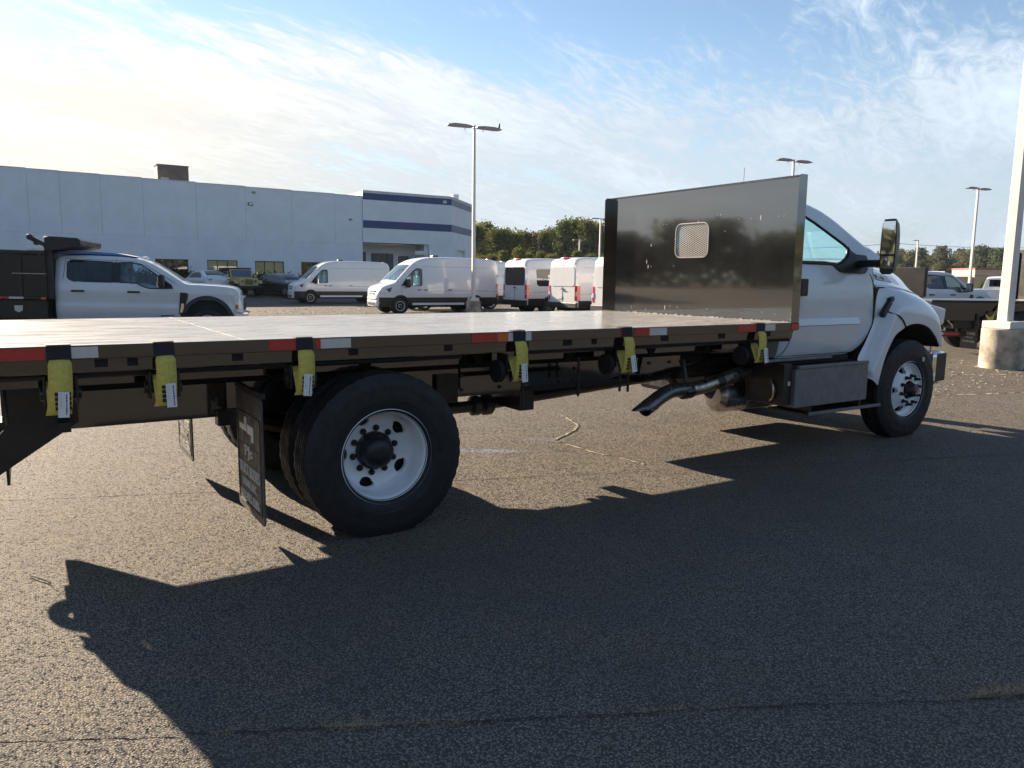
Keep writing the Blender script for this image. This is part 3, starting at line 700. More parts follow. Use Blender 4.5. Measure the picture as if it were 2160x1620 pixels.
for j, (dz, lb) in enumerate(((-.45, 'top power line strung across the right skyline'), (-3.3, 'middle power line crossing the far trees'), (-5.6, 'lowest cable crossing before the far trees'))):
    pts = []
    for a, b in zip(UP, UP[1:]):
        for k in range(12): u = k/12; pts.append((a[0]+(b[0]-a[0])*u, a[1]+(b[1]-a[1])*u, a[2] + (b[2]-a[2])*u + dz - 1.0*4*u*(1-u)*.8))
    tag(MB().tube(pts, .035, 4).build('power_line', 'cable'), lb, 'power line', 'power lines between the utility poles')
pts = [(wood_pt(px, 100 + (px - 1000)*.02)[0], wood_pt(px, 100 + (px - 1000)*.02)[1], 3.6 - 1.2*math.sin((px - 1010)/280*PI)*.5) for px in range(1010, 1310, 20)]
tag(MB().tube(pts, .03, 4).build('power_line', 'cable'), 'thin cable sagging between poles just above the vans', 'power line')

# retail building far right
rb = T('retail_building', 'low tan retail building with red awning roof far right', 'building', (153.6, 75.9, 0), R(-33))
MB().box(3.2, 20, 0, 8, 0, 4.5).build('wall', 'brick_tan', rb); MB().box(-4, 3.196, .6, 8, 0, 3.0).build('wall', 'brick_tan', rb)
MB().box(3.1, 20.1, -.1, 8.1, 4.502, 4.8).build('parapet', 'roof_red', rb); MB().box(-4.1, 3.09, .5, 8.1, 3.002, 3.15).build('parapet', 'trim_white', rb)
MB().prism([(-2.2, 1.6), (-.003, 3.1), (-.003, 1.6)], 6.0, 19, 'yz').build('awning', 'roof_red', rb)
for k in range(4): MB().box(7 + k*3, 9 + k*3, -.05, -.002, .1, 1.5).build('shop_window', 'lens_dark', rb)
for px, D, s_, lb in ((2025, 138, .9, 'low bush before the tan retail building, left one'), (2052, 120, 1.1, 'round green bush beside the slender light pole'), (2095, 128, 1.15, 'bush with brownish crown before the red awning')):
    x, y = wood_pt(px, D); tree(6, x, y, s_, lb, None)['category'] = 'bush'

# ------------------------------------------------------------------ wheels
def tyre_mb(Ro, Ri, w, nseg, lug=.0032):
    """lathed tyre along local y, outer sidewall at y = 0, inner at y = w"""
    d_ = Ro - Ri
    prof = [(Ri - .012, .045), (Ri, .022), (Ri + .012, .016), (Ri + d_*.22, .004), (Ri + d_*.26, .0035), (Ri + d_*.28, .0), (Ri + d_*.5, -.002), (Ri + d_*.56, .002), (Ri + d_*.60, .0), (Ri + d_*.78, .010),
            (Ro - d_*.13, .022), (Ro - .016, .028), (Ro - .004, .034)]
    cr = [(Ro - .001, .045)]
    for k in range(1, 5):
        y = .045 + (w - .09)*k/5; cr += [(Ro, y - .007), (Ro - .012, y - .005), (Ro - .012, y + .005), (Ro, y + .007)]
    cr += [(Ro - .001, w - .045)]
    full = prof + cr + [(r, w - y) for r, y in reversed(prof)]
    mb = MB(); mb.lathe(full, (0, 0, 0), 'y', nseg)
    n = nseg
    for i, (r, y) in enumerate(full):
        if Ro - .02 <= r:
            for k in range(n):
                if k % 3 == 0:
                    x, yy, z = mb.v[i*n + k]; q = (r - lug*(1.6 if y < .05 or y > w - .05 else .7))/r; mb.v[i*n + k] = (x*q, yy, z*q)
    return mb
def truck_wheel(parent, x, y, sgn, front, detail=True):
    """sgn = +1: outer face looks towards -Y"""
    t = bpy.data.objects.new('wheel', None); COL.objects.link(t); t.parent = parent; t.location = (x, y, .508); t.rotation_euler = (0, 0, 0 if sgn > 0 else PI)
    tm = tyre_mb(.532, .292, .275, 132 if detail else 48); tm.v = [(a, b - .0, c - (.012 if c < -.47 else 0)*0) for a, b, c in tm.v]
    tm.build('tyre', 'rubber', t, smooth=True, angle=28)
    return t
def rim_parts(t, front):
    if front:      # disc stands near the outer face, hub pokes out
        prof = [(.302, .010), (.305, .018), (.292, .026), (.283, .034), (.276, .075), (.262, .088), (.246, .082), (.215, .060), (.185, .030), (.165, .012), (.150, .006), (.10, .006), (.10, .03),
                (.17, .045), (.20, .075), (.235, .10), (.262, .104), (.283, .09), (.290, .05), (.300, .04), (.310, .022)]
        hz, hr = .215, (.036, .048)
    else:          # deep dish
        prof = [(.302, .010), (.305, .018), (.292, .028), (.284, .036), (.278, .055), (.272, .062), (.268, .17), (.260, .205), (.240, .228), (.215, .238), (.175, .246), (.160, .252), (.09, .252), (.09, .27),
                (.17, .27), (.22, .262), (.25, .250), (.275, .215), (.285, .17), (.290, .05), (.300, .04), (.310, .022)]
        hz, hr = .214, (.033, .052)
    dense = []
    for p, q in zip(prof, prof[1:] + prof[:1]):
        m = max(1, int(math.hypot(q[0] - p[0], q[1] - p[1])/.009)); dense += [(p[0] + (q[0] - p[0])*i/m, p[1] + (q[1] - p[1])*i/m) for i in range(m)]
    o = MB().lathe(dense, (0, 0, 0), 'y', 150, closed=True); n = 24
    for k in range(5):
        a = 2*PI*k/5 + (R(72)*.5 if front else R(38)); ca, sa = math.cos(a), math.sin(a); poly = []
        for i in range(n):
            u = 2*PI*i/n; rr_ = hz + hr[0]*math.cos(u); tt = hr[1]*math.sin(u)*(1.08 if math.cos(u) > 0 else .84); poly.append((rr_*ca - tt*sa, rr_*sa + tt*ca))
        o.cut(0, (0, 2), poly)
    o.build('rim', 'rim_white', t, smooth=True, angle=40)
    MB().lathe([(.0, .285), (.24, .285)] if not front else [(.0, .21), (.275, .215)], (0, 0, 0), 'y', 40).build('brake_drum', 'black_deep', t)
    if front:
        MB().lathe([(.0, -.075), (.04, -.075), (.062, -.066), (.074, -.04), (.078, .0), (.08, .006)], (0, 0, 0), 'y', 36).build('hub', 'hub_black', t, smooth=True)
        MB().lathe([(.0, -.088), (.018, -.086), (.026, -.0755)], (0, 0, 0), 'y', 24).build('hub_cap', 'red_lamp', t, smooth=True)
        rb_ = MB().lathe([(.027, -.0752), (.036, -.084), (.036, -.074)], (0, 0, 0), 'y', 24).build('hub_ring', 'fixture', t, smooth=True)
        nr, ny0, ny1 = .152, -.052, .006
    else:
        MB().lathe([(.0, .120), (.03, .118), (.06, .123), (.092, .136), (.104, .16), (.108, .21), (.124, .222), (.124, .252)], (0, 0, 0), 'y', 36).build('hub', 'hub_black', t, smooth=True, angle=50)
        hb = MB()
        for k in range(8):
            a = 2*PI*k/8; hb.cyl((.113*math.cos(a), .205, .113*math.sin(a)), (.113*math.cos(a), .226, .113*math.sin(a)), .012, n=6)
        hb.build('hub_bolts', 'hub_black', t); nr, ny0, ny1 = .1475, .220, .249
    for k in range(10):
        a = 2*PI*k/10 + .2; b = MB(); p0 = (nr*math.cos(a), ny0, nr*math.sin(a)); p1 = (nr*math.cos(a), ny1, nr*math.sin(a))
        b.cyl(p0, p1, .0125, .016, 8); b.cyl((p1[0], ny1 - .012, p1[2]), (p1[0], ny1 - .001, p1[2]), .021, n=12); b.build('lug_nut', 'hub_black', t, smooth=True)

# ------------------------------------------------------------------ the flatbed truck (x forward, y away from the camera, near side at y = 0)
TR = T('flatbed_truck', 'white single cab truck with long empty black flatbed and headboard', 'truck', (0, 0, 0))
YC = 1.30
def yside(h): return YC - h
wf = truck_wheel(TR, 6.0, .145, 1, True); rim_parts(wf, True)
wr = truck_wheel(TR, 0., .028, 1, False); rim_parts(wr, False)
truck_wheel(TR, 0., .34, 1, False, True)
w3 = truck_wheel(TR, 0., 2.572, -1, False); truck_wheel(TR, 0., 2.26, -1, False)
MB().lathe([(.0, .12), (.30, .12)], (0, 0, 0), 'y', 32).build('brake_drum', 'black_deep', w3)
w4 = truck_wheel(TR, 6.0, 2.455, -1, True); MB().lathe([(.0, .05), (.30, .05)], (0, 0, 0), 'y', 32).build('rim', 'rim_white', w4)
# valve label on the front sidewall
MB().box(.20, .235, -.0045, .001, .295, .34).build('valve_tag', 'tape_white', wf)

# frame, axles, driveline
for y0 in (.82, 1.70):
    b = MB(); s_ = 1 if y0 < 1.3 else -1; ya, yb = (y0, y0 + .075) if s_ > 0 else (y0, y0 + .075)
    yw = ya if s_ > 0 else yb - .009
    b.box(-1.72, 6.5, yw, yw + .009, .715, .935)
    b.box(-1.72, 6.5, ya + .0095 if s_ > 0 else ya, yb if s_ > 0 else yb - .0095, .926, .935); b.box(-1.72, 6.5, ya + .0095 if s_ > 0 else ya, yb if s_ > 0 else yb - .0095, .715, .724)
    b.build('frame_rail', 'black_gloss', TR)
    MB().box(-2.03, 3.78, y0 - .005, y0 + .09, .975, 1.135).build('long_sill', 'black_gloss', TR, bevel=.006)
for x in (.95, 1.3, 1.9, 2.05, 2.55, 2.9, 3.15, 3.3):
    for z in (.77, .88): MB().cyl((x, .805, z), (x, .822, z), .014, n=6).build('frame_bolt', 'black_frame', TR)
wd_ = MB(); wd_.box(-1.9, 3.7, .83, .89, .936, .974); wd_.build('sill_spacer', 'black_deep', TR)
for x in (-1.6, -.9, .75, 1.9, 3.0, 4.2):
    MB().box(x - .04, x + .04, .9, 1.70, .74, .92).build('frame_crossmember', 'black_frame', TR)
ax = MB(); ax.cyl((0, .3, .508), (0, 2.3, .508), .085, n=16); ax.lathe([(.0, -.24), (.10, -.22), (.2, -.1), (.22, 0), (.2, .1), (.10, .2), (0, .22)], (0, 1.25, .52), 'x', 20); ax.build('rear_axle', 'black_frame', TR, smooth=True)
ax = MB(); ax.cyl((6, .4, .47), (6, 2.2, .47), .06, n=12); ax.build('front_axle', 'black_frame', TR, smooth=True)
for y in (.83, 1.77):
    sp = MB(); sp.tube(curve3([(-.78, y, .72), (-.4, y, .60), (0, y, .585), (.4, y, .60), (.80, y, .74)], 5), .045, 6); sp.box(-.86, -.70, y - .05, y + .05, .66, .76); sp.box(.72, .90, y - .05, y + .05, .68, .90)
    for x in (-.1, .1): sp.tube([(x, y - .05, .43), (x, y - .05, .70), (x, y + .05, .70), (x, y + .05, .43)], .013, 6)
    sp.build('leaf_spring', 'black_frame', TR)
    sk = MB(); sk.cyl((.45, y - .12, .42), (.62, y - .1, .80), .035, n=10); sk.build('shock_absorber', 'black_frame', TR)
ds = MB(); ds.cyl((.2, 1.27, .53), (1.35, 1.27, .545), .05, n=14); ds.cyl((1.40, 1.27, .55), (3.7, 1.27, .70), .05, n=14)
ds.lathe([(.05, -.10), (.085, -.08), (.085, -.02), (.06, 0), (.09, .03), (.09, .1), (.05, .14)], (1.38, 1.27, .548), 'x', 14); ds.bar((1.62, .9, .62), (1.62, 1.68, .62), .14, .16); ds.lathe([(.05, -.08), (.08, -.05), (.08, .05), (.05, .08)], (.36, 1.27, .532), 'x', 14)
ds.build('driveshaft', 'black_frame', TR, smooth=True)
tk = MB(); tk.cyl((3.9, 1.3, .75), (4.9, 1.3, .75), .24, .3, 16); tk.box(4.9, 6.3, .95, 1.66, .52, 1.1); tk.build('gearbox', 'black_frame', TR)
ft = MB(); ft.box(4.23, 5.3, 1.86, 2.42, .37, .92); ft.build('far_fuel_tank', 'black_frame', TR, bevel=.05)
at = MB(); at.box(2.53, 4.20, 1.95, 2.42, .67, 1.13); at.build('far_tool_box', 'black_frame', TR, bevel=.01)

# bed
dk_ = MB(); dk_.box(-2.03, 3.895, .012, 2.588, 1.262, 1.2745)
DK = dk_.build('deck', 'deck_steel', TR, bevel=.003, seg=1)
sm = MB()
for x in (-.85, 1.52): sm.box(x - .003, x + .003, .02, 2.58, 1.2746, 1.2750)
sm.build('weld_seam', 'deck_steel', DK)
for k in range(15):
    x = -1.95 + k*.405; b = MB(); b.box(x - .004, x + .004, .05, 2.55, 1.14, 1.262); b.box(x + .0045, x + .05, .05, 2.55, 1.14, 1.148); b.build('crossmember', 'black_frame', TR)
NOT = [(-1.559, .06), (-1.416, .05), (-.893, .06), (-.221, .06), (.421, .06), (1.02, .05), (1.377, .08), (1.62, .05), (2.32, .08), (2.957, .08), (3.53, .07)]
for y0, near in ((0., True), (2.6, False)):
    s_ = 1 if near else -1
    rr_ = MB(); a, b = sorted((y0, y0 + s_*.012)); rr_.box(-2.035, 3.90, a, b, 1.205, 1.2752); rr_.build('rub_rail', 'black_gloss', TR, bevel=.003)
    sc_ = MB(); a, b = sorted((y0 + s_*.030, y0 + s_*.040)); sc_.box(-2.03, 3.86, a, b, 1.135, 1.261)
    a2, b2 = sorted((y0 + s_*.0405, y0 + s_*.09)); sc_.box(-2.03, 3.86, a2, b2, 1.135, 1.143); so_ = sc_.build('side_channel', 'black_gloss', TR, bevel=.003)
    if near:
        for x, w in NOT:
            MB().box(x - w/2, x + w/2, .0285, .0292, 1.160, 1.200).build('stake_slot', 'black_deep', so_)
        sp_ = MB()
        for k in range(19): x = -1.9 + k*.31; sp_.box(x - .018, x + .018, .0125, .0295, 1.206, 1.26)
        sp_.build('rail_spacer', 'black_frame', TR)
for k, x in enumerate((-1.2, -.035, .806, 1.62, 2.45, 3.1)):
    MB().prism([(x - .055, 1.10), (x + .055, 1.10), (x, 1.01)], .30, .315, 'xz').build('gusset', 'black_deep', TR)
MB().box(-2.0, 3.75, .318, .326, 1.035, 1.139).build('inner_skirt', 'black_gloss', TR)
MB().tube([(.98, .075, 1.125), (3.87, .075, 1.125)], .021, 10).build('winch_track', 'black_plastic', TR, smooth=True)
MB().tube([(-2.0, .10, 1.115), (.55, .10, 1.115)], .018, 10).build('winch_track', 'black_plastic', TR, smooth=True)
for x, zb in ((1.20, .70), (1.715, .73), (2.136, .74), (2.222, .73)):
    MB().tube([(x, .33, 1.14), (x, .33, zb)], .011, 6).build('hanger_rod', 'black_frame', TR)
MB().box(1.19, 2.23, .335, .345, .80, .84).build('hanger_strip', 'black_deep', TR)
# reflective tape on the rail
def tape(x0, x1, m): MB().box(x0, x1, -.0025, -.0005, 1.212, 1.268).build('reflective_tape', m, TR)
for x0, x1, m in ((-2.03, -1.80, 'tape_red'), (-1.695, -1.572, 'tape_white'), (-.727, -.564, 'tape_red'), (-.459, -.432, 'tape_red'), (-.431, -.247, 'tape_white'), (.577, .773, 'tape_red'), (.774, .858, 'tape_orange'), (.859, .903, 'tape_white'), (1.0, 1.045, 'tape_white'),
                  (1.845, 1.872, 'tape_red'), (1.985, 2.13, 'tape_red'), (2.132, 2.31, 'tape_white'), (3.116, 3.357, 'tape_red'), (3.456, 3.585, 'tape_white')): tape(x0, x1, m)
MB().box(3.80, 3.903, -.004, -.0005, 1.214, 1.266).build('side_marker', 'red_lamp', TR, label='small red marker lamp at the front end of the bed rail')

# headboard: sheet with rearward flanges, expanded metal window
hb = MB(); hb.box(3.885, 3.896, .006, 2.594, 1.277, 2.54)
HB = hb.build('headboard', 'headboard_gloss', TR)
def rrect(y0, y1, z0, z1, r, n=6):
    out = []
    for cx, cz, a0 in ((y1 - r, z1 - r, 0), (y0 + r, z1 - r, PI/2), (y0 + r, z0 + r, PI), (y1 - r, z0 + r, 3*PI/2)):
        out += [(cx + r*math.cos(a0 + PI/2*k/n), cz + r*math.sin(a0 + PI/2*k/n)) for k in range(n + 1)]
    return out
WP = rrect(1.095, 1.545, 1.865, 2.205, .07)
boolean(HB, MB().prism(WP, 3.8, 3.98, 'yz'))
for y0, y1 in ((0., .0055), (2.5945, 2.60)):
    fl = MB(); pr = [(3.90, 1.24), (3.90, 2.548), (3.815, 2.548), (3.79, 2.523), (3.79, 1.277), (3.79, 1.276)]
    fl.prism(pr, y0, y1, 'xz'); fl.build('headboard_flange', 'headboard_gloss', TR, bevel=.002)
MB().box(3.845, 3.8995, .0058, 2.594, 2.541, 2.548).build('headboard_top_flange', 'headboard_gloss', TR)
br_ = MB(); br_.prism([(3.83, 1.276), (3.884, 1.276), (3.884, 1.40)], .0062, .012, 'xz'); br_.build('corner_gusset', 'black_gloss', TR)
# window rim and diamond mesh
rim_ = MB(); loop = WP + [WP[0]]; rim_.tube([(3.8835, y, z) for y, z in loop], .006, 6, False); rim_.build('window_rim', 'fixture', HB)
ms = MB()
def inrr(y, z):
    y0, y1, z0, z1, r = 1.095, 1.545, 1.865, 2.205, .07
    if not (y0 < y < y1 and z0 < z < z1): return False
    cy = min(max(y, y0 + r), y1 - r); cz = min(max(z, z0 + r), z1 - r); return (y - cy)**2 + (z - cz)**2 <= r*r
dy, dz = .046, .0215
for s_ in (1, -1):
    for k in range(-40, 60):
        seg = []
        for i in range(0, 90):
            y = 1.08 + i*.0055; z = 1.75 + k*dz + s_*(y - 1.08)*dz/dy
            if inrr(y, z): seg.append((3.892 + s_*.0015, y, z))
            elif len(seg) > 1: ms.bar(seg[0], seg[-1], .0042, .005, (1, 0, 0)); seg = []
            else: seg = []
        if len(seg) > 1: ms.bar(seg[0], seg[-1], .0042, .005, (1, 0, 0))
mo = ms.build('window_mesh', 'mesh_steel', HB); mo['kind'] = 'stuff'
sc_ = MB(); rs = random.Random(3)
for _ in range(46):
    y, z = rs.uniform(.2, 2.4), rs.choice((rs.uniform(1.3, 1.36), rs.uniform(1.75, 2.35), 2.21)); q = rs.uniform(.001, .0035); l = rs.choice((1, 1, 1, rs.uniform(2, 9)))
    sc_.box(3.8838, 3.8849, y - q, y + q, z - q*l, z + q*l)
sc_.build('paint_chips', 'white_letter', HB)
ch = MB()
for _ in range(90):
    y = rs.uniform(.05, 2.5); q = rs.uniform(.002, .006); ch.box(3.872 - q, 3.884, y - q*2, y + q*2, 1.2747, 1.2747 + q*1.5)
ch.build('weld_bead', 'steel', HB)

# mud flaps with raised lettering
def mudflap(x, y0, y1, near):
    root = MB(); w = y1 - y0
    pr = rrect(y0, y1, .172, .93, .035); root.prism(pr, x - .006, x + .006, 'yz')
    o = root.build('mud_flap', 'flap_rubber', TR, bevel=.004)
    rimp = MB(); q = rrect(y0 + .035, y1 - .035, .215, .80, .02); qi = rrect(y0 + .048, y1 - .048, .228, .787, .02); n = len(q)
    vs = [(x - .0062 - .0015, y, z) for y, z in q] + [(x - .0062 - .0015, y, z) for y, z in qi]
    rimp.add(vs, [(k, (k+1) % n, n + (k+1) % n, n + k) for k in range(n)]); rimp.build('flap_border', 'flap_rubber', o, solid=.004)
    # text: reads from behind (viewer looks towards +x, left is +y)
    c = (y0 + y1)/2; mtx = lambda z, dy_=0: Matrix.Translation((x - .0085, c + dy_, z)) @ Matrix(((0, 0, -1, 0), (-1, 0, 0, 0), (0, 1, 0, 0), (0, 0, 0, 1)))
    lt = MB()
    for s_, z, wd2, h in (('PJs', .510, .18, .09), ('TRUCK BODIES', .408, .48, .070), ('DUNN, N.C.', .325, .33, .056), ('910-892-5286', .243, .44, .056)):
        t_ = text_mb(s_, .1, .0035, wd2, h); t_.xf(mtx(z)); lt.add(t_.v, t_.f)
    lo = lt.build('lettering', 'white_letter', o)
    lg = MB()
    P = lambda pts: [(c - a, b) for a, b in pts]
    for pts in ([(-.20, .685), (-.20, .725), (-.075, .725), (-.075, .775), (-.028, .775), (-.028, .685)], [(-.01, .68), (-.01, .735), (.13, .735), (.13, .64), (.085, .64), (.085, .68)]):
        lg.prism(P(pts), x - .0125, x - .0062, 'yz')
    lg.build('logo', 'white_letter', o)
    gl = MB()
    for a in (-.20, -.11, -.02, .07, .14): gl.box(x - .0072, x - .0063, c - a - .003, c - a + .003, .60, .68 if a < .1 else .63)
    gl.box(x - .0073, x - .0063, y0 + .06, y1 - .06, .595, .600)
    for a in (.06, .12): gl.box(x - .0072, x - .0063, c - a - .003, c - a + .003, .75, .87)
    gl.build('logo_grooves', 'black_deep', o)
    MB().box(x - .008, x + .02, y0 - .005, y1 + .005, .931, .962).build('flap_bracket', 'black_frame', TR)
mudflap(-.765, .05, .665, True); mudflap(-.825, 1.93, 2.54, False)

# tow plate at the tail
for y, pr in ((.786, [(-1.64, .76), (-2.05, .485), (-2.05, .70), (-1.985, .78), (-1.985, 1.10), (-1.64, 1.10)]), (1.69, [(-1.62, .76), (-1.95, .44), (-2.0, .42), (-2.0, 1.10), (-1.62, 1.10)])):
    MB().prism(pr, y, y + .014, 'xz').build('tow_gusset', 'black_frame', TR)
tp = MB(); tp.box(-2.016, -2.0005, .80, 1.704, .42, 1.13); TP = tp.build('tow_plate', 'black_frame', TR)
boolean(TP, MB().prism([(1.02 + .045*math.cos(k*PI/6), .84 + .045*math.sin(k*PI/6)) for k in range(12)], -2.1, -1.9, 'yz').prism([(1.48 + .045*math.cos(k*PI/6), .84 + .045*math.sin(k*PI/6)) for k in range(12)], -2.1, -1.9, 'yz'))
pt = MB(); pt.tube(curve3([(-2.0, 1.22, .53), (-2.07, 1.22, .505), (-2.13, 1.22, .52), (-2.155, 1.22, .56), (-2.12, 1.22, .60), (-2.06, 1.22, .615), (-2.0, 1.22, .62)], 4), .036, 8); pt.box(-2.05, -2.017, 1.10, 1.34, .44, .74); pt.build('pintle_hook', 'black_frame', TR, smooth=True)
for y in (.93, 1.57):
    MB().tube([(-2.017 - .07*math.sin(a), y + .055*math.cos(a), .60 - .01*math.sin(a)) for a in [k*PI/8 for k in range(9)]], .012, 6).build('chain_ring', 'black_frame', TR)
MB().box(-2.045, -2.032, .05, 2.55, 1.12, 1.27).build('rear_sill', 'black_gloss', TR)
for y in (.25, 2.35): MB().box(-2.052, -2.046, y - .09, y + .09, 1.14, 1.25).build('tail_lamp', 'red_lamp', TR)
MB().box(-1.75, -1.69, .55, .80, .745, .80).build('bracket', 'black_frame', TR)

# exhaust and tanks under the cab
ex = MB(); ex.tube(curve3([(4.25, .62, .80), (3.9, .57, .77), (3.5, .52, .715), (3.2, .5, .672), (3.02, .49, .668)], 5), .066, 16); ex.build('exhaust_pipe', 'pipe_steel', TR, smooth=True)
cl_ = MB(); cl_.tube([(3.52, .523, .719), (3.42, .515, .703)], .070, 16); cl_.bar((3.42, .52, .66), (3.36, .52, .58), .05, .07); cl_.build('exhaust_clamp', 'black_frame', TR); cl_ = MB(); cl_.tube([(3.10, .494, .66), (3.0, .49, .655)], .072, 16); cl_.bar((3.05, .5, .74), (3.05, .55, .93), .03, .03); cl_.build('exhaust_clamp', 'black_frame', TR)
tip = curve3([(3.04, .49, .668), (2.94, .485, .674), (2.84, .475, .670), (2.73, .46, .640), (2.62, .44, .60), (2.46, .41, .535)], 4)
tb = MB(); n = 20; tb.tube(tip, .065, n, False); m0 = len(tb.v) - n                      # slash cut: shear the open end to a level plane
zc = .553
for k in range(n):
    x, y, z = tb.v[m0 + k]; d_ = Vector(tip[-1]) - Vector(tip[-2]); d_.normalize(); t_ = (zc - z)/d_.z; tb.v[m0 + k] = (x + d_.x*t_, y + d_.y*t_, z + d_.z*t_)
tb.build('exhaust_tip', 'tip_black', TR, smooth=True, solid=.004)
dp = MB(); dp.lathe([(.0, -.47), (.10, -.46), (.155, -.42), (.165, -.38), (.165, -.14), (.172, -.135), (.172, -.115), (.165, -.11), (.165, .28), (.172, .285), (.172, .30), (.16, .31), (.10, .42), (.06, .46)], (4.22, .82, .515), 'x', 28); dp.build('exhaust_canister', 'steel', TR, smooth=True, angle=30)
ds_ = MB(); ds_.box(3.85, 4.55, .68, .98, .60, .69); ds_.build('heat_shield', 'pipe_steel', TR, bevel=.03)
fx = MB(); fx.tube(curve3([(4.30, .6, .80), (4.15, .55, .79), (4.0, .55, .775)], 6), .068, 14); o = fx.build('flex_joint', 'steel', TR, smooth=True)
ub = MB(); ub.box(3.95, 4.06, .16, .60, .50, .88); ub.build('tank_bracket', 'black_frame', TR)
MB().box(4.01, 4.04, .155, .159, .68, .72).build('bracket_label', 'tape_white', TR)
MB().tube(curve3([(3.945, .3, .73), (3.925, .25, .66), (3.935, .25, .58), (3.95, .3, .53)], 4), .012, 8).build('silver_hose', 'steel', TR, smooth=True)

# battery box with steps
bx_ = MB(); bx_.box(4.075, 5.20, .125, .62, .470, .832); bx_.build('step_box', 'grey_step', TR, bevel=.006)
MB().box(4.11, 5.195, .115, .15, .833, .862).build('step_nosing', 'grey_step', TR, bevel=.004)
MB().box(4.07, 5.20, .152, .60, .833, .850).build('step_tread', 'black_plastic', TR)
MB().box(3.83, 4.80, .262, .29, .893, .918).build('upper_nosing', 'grey_step', TR, bevel=.004)
MB().box(3.83, 5.1, .292, .60, .858, .91).build('upper_tread', 'black_deep', TR)
MB().box(4.28, 5.43, .105, .125, .385, .415).build('step_nosing', 'grey_step', TR, bevel=.004)
MB().box(4.26, 5.43, .127, .56, .385, .405).build('lower_tread', 'black_plastic', TR)
for x in (4.32, 5.1): MB().box(x, x + .03, .14, .5, .4055, .469).build('step_bracket', 'black_frame', TR)

# cab
CH = smooth_tab([(.86, .93), (.95, .985), (1.1, 1.015), (1.25, 1.03), (1.55, 1.018), (1.70, .99), (1.80, .955), (2.05, .875), (2.30, .80), (2.45, .76)], 5)
def chalf(x, z): return CH(z) * (1 - .02*max(0, (4.16 - x)/.11)**2)
ctop = smooth_tab([(4.05, 2.30), (4.09, 2.36), (4.18, 2.395), (4.4, 2.412), (4.62, 2.402), (4.72, 2.385), (4.87, 2.340), (5.04, 2.262), (5.22, 2.16), (5.39, 2.063), (5.56, 1.966), (5.80, 1.83)], 5)
cbot = lerp_tab([(5.10, .915), (5.18, .935), (5.30, 1.0), (5.36, 1.06), (5.42, 1.15), (5.45, 1.30), (5.462, 1.55), (5.48, 1.84), (5.56, 1.87), (5.70, 1.82), (5.80, 1.77)])
def shell(mb, xs_, top, bot, half, r=.12, crown=.035, ns=26, nr=10, yc=0., caps=(True, True), top_tag='top'):
    """body shell lofted along x: sides follow half(x, z), rolled into the roof; tags 'R' (-y side), 'L' (+y side), 'top'"""
    row0 = len(mb.v); n = None
    for x in xs_:
        zt, zb = top(x), bot(x); rr = min(r, (zt - zb)*.45); pts = []
        for k in range(ns + 1):
            z = zb + (zt - rr - zb)*k/ns; pts.append((half(x, z), z))
        h0 = half(x, zt - rr)
        for k in range(1, 5):
            a = k/4*PI/2; pts.append((h0 - rr*(1 - math.cos(a)), zt - rr + rr*math.sin(a)))
        hh = h0 - rr; side = list(pts)
        for k in range(1, nr): y = hh*(1 - 2*k/nr); pts.append((y, zt + crown*(1 - (y/hh)**2)))
        full = [(-y, z) for y, z in side] + [(-y, z) for y, z in pts[len(side):]] + [(y, z) for y, z in reversed(side)]
        n = len(full); mb.v += [(x, yc + y, z) for y, z in full]
    for i in range(len(xs_) - 1):
        for j in range(n - 1):
            a = row0 + i*n + j; mb.f.append((a, a + n, a + n + 1, a + 1))
            mb.tag.append('R' if j < ns + 2 else ('L' if j >= n - 1 - ns - 2 else top_tag))
    if caps[0]: mb.f.append(tuple(row0 + j for j in range(n))); mb.tag.append('rear')
    if caps[1]: e = row0 + (len(xs_) - 1)*n; mb.f.append(tuple(e + j for j in reversed(range(n)))); mb.tag.append('front')
    return mb
def frange(a, b, st): n = max(1, round((b - a)/st)); return [a + (b - a)*k/n for k in range(n + 1)]
cabm = shell(MB(), frange(4.05, 4.2, .03)[:-1] + frange(4.2, 5.79, .04), ctop, cbot, chalf, .13, .04, 34, 20, YC, (False, False))
WPOLY = [(4.15, 2.255), (4.25, 2.282), (4.37, 2.288), (4.52, 2.262), (4.66, 2.205), (4.80, 2.138), (4.95, 2.064), (5.08, 2.0), (5.11, 1.975), (5.112, 1.950), (5.09, 1.90), (5.05, 1.868), (5.0, 1.842), (4.95, 1.822), (4.89, 1.806), (4.80, 1.812), (4.7, 1.82), (4.15, 1.82)]
gR = cabm.cut('R', (0, 2), WPOLY); gL = cabm.cut('L', (0, 2), WPOLY)
wsp = [(4.80, YC - .70), (5.74, YC - .84), (5.74, YC + .84), (4.80, YC + .70)]
gW = cabm.cut('top', (0, 1), wsp)
CAB = cabm.build('cab', 'white_paint', TR, smooth=True, angle=50)
gR.build('door_window', 'glass', TR, smooth=True); gL.build('door_window', 'glass', TR, smooth=True); gW.build('windshield', 'glass', TR, smooth=True)
# rear wall of the cab with its window opening
bw = MB(); ring = []
zs = frange(.92, 2.30, .06)
prof = [(CH(z)*.978, z) for z in zs] + [(.70, 2.37), (.3, 2.395), (0, 2.40)]
poly = [(YC - y, z) for y, z in prof] + [(YC + y, z) for y, z in reversed(prof[:-1])]
bw.prism(poly, 4.045, 4.056, 'yz'); BW = bw.build('cab_rear_wall', 'white_paint', CAB)
RW = rrect(.78, 1.82, 1.80, 2.24, .09)
boolean(BW, MB().prism(RW, 3.9, 4.2, 'yz')); MB().prism(RW, 4.047, 4.052, 'yz').build('rear_window', 'glass_blue', CAB)
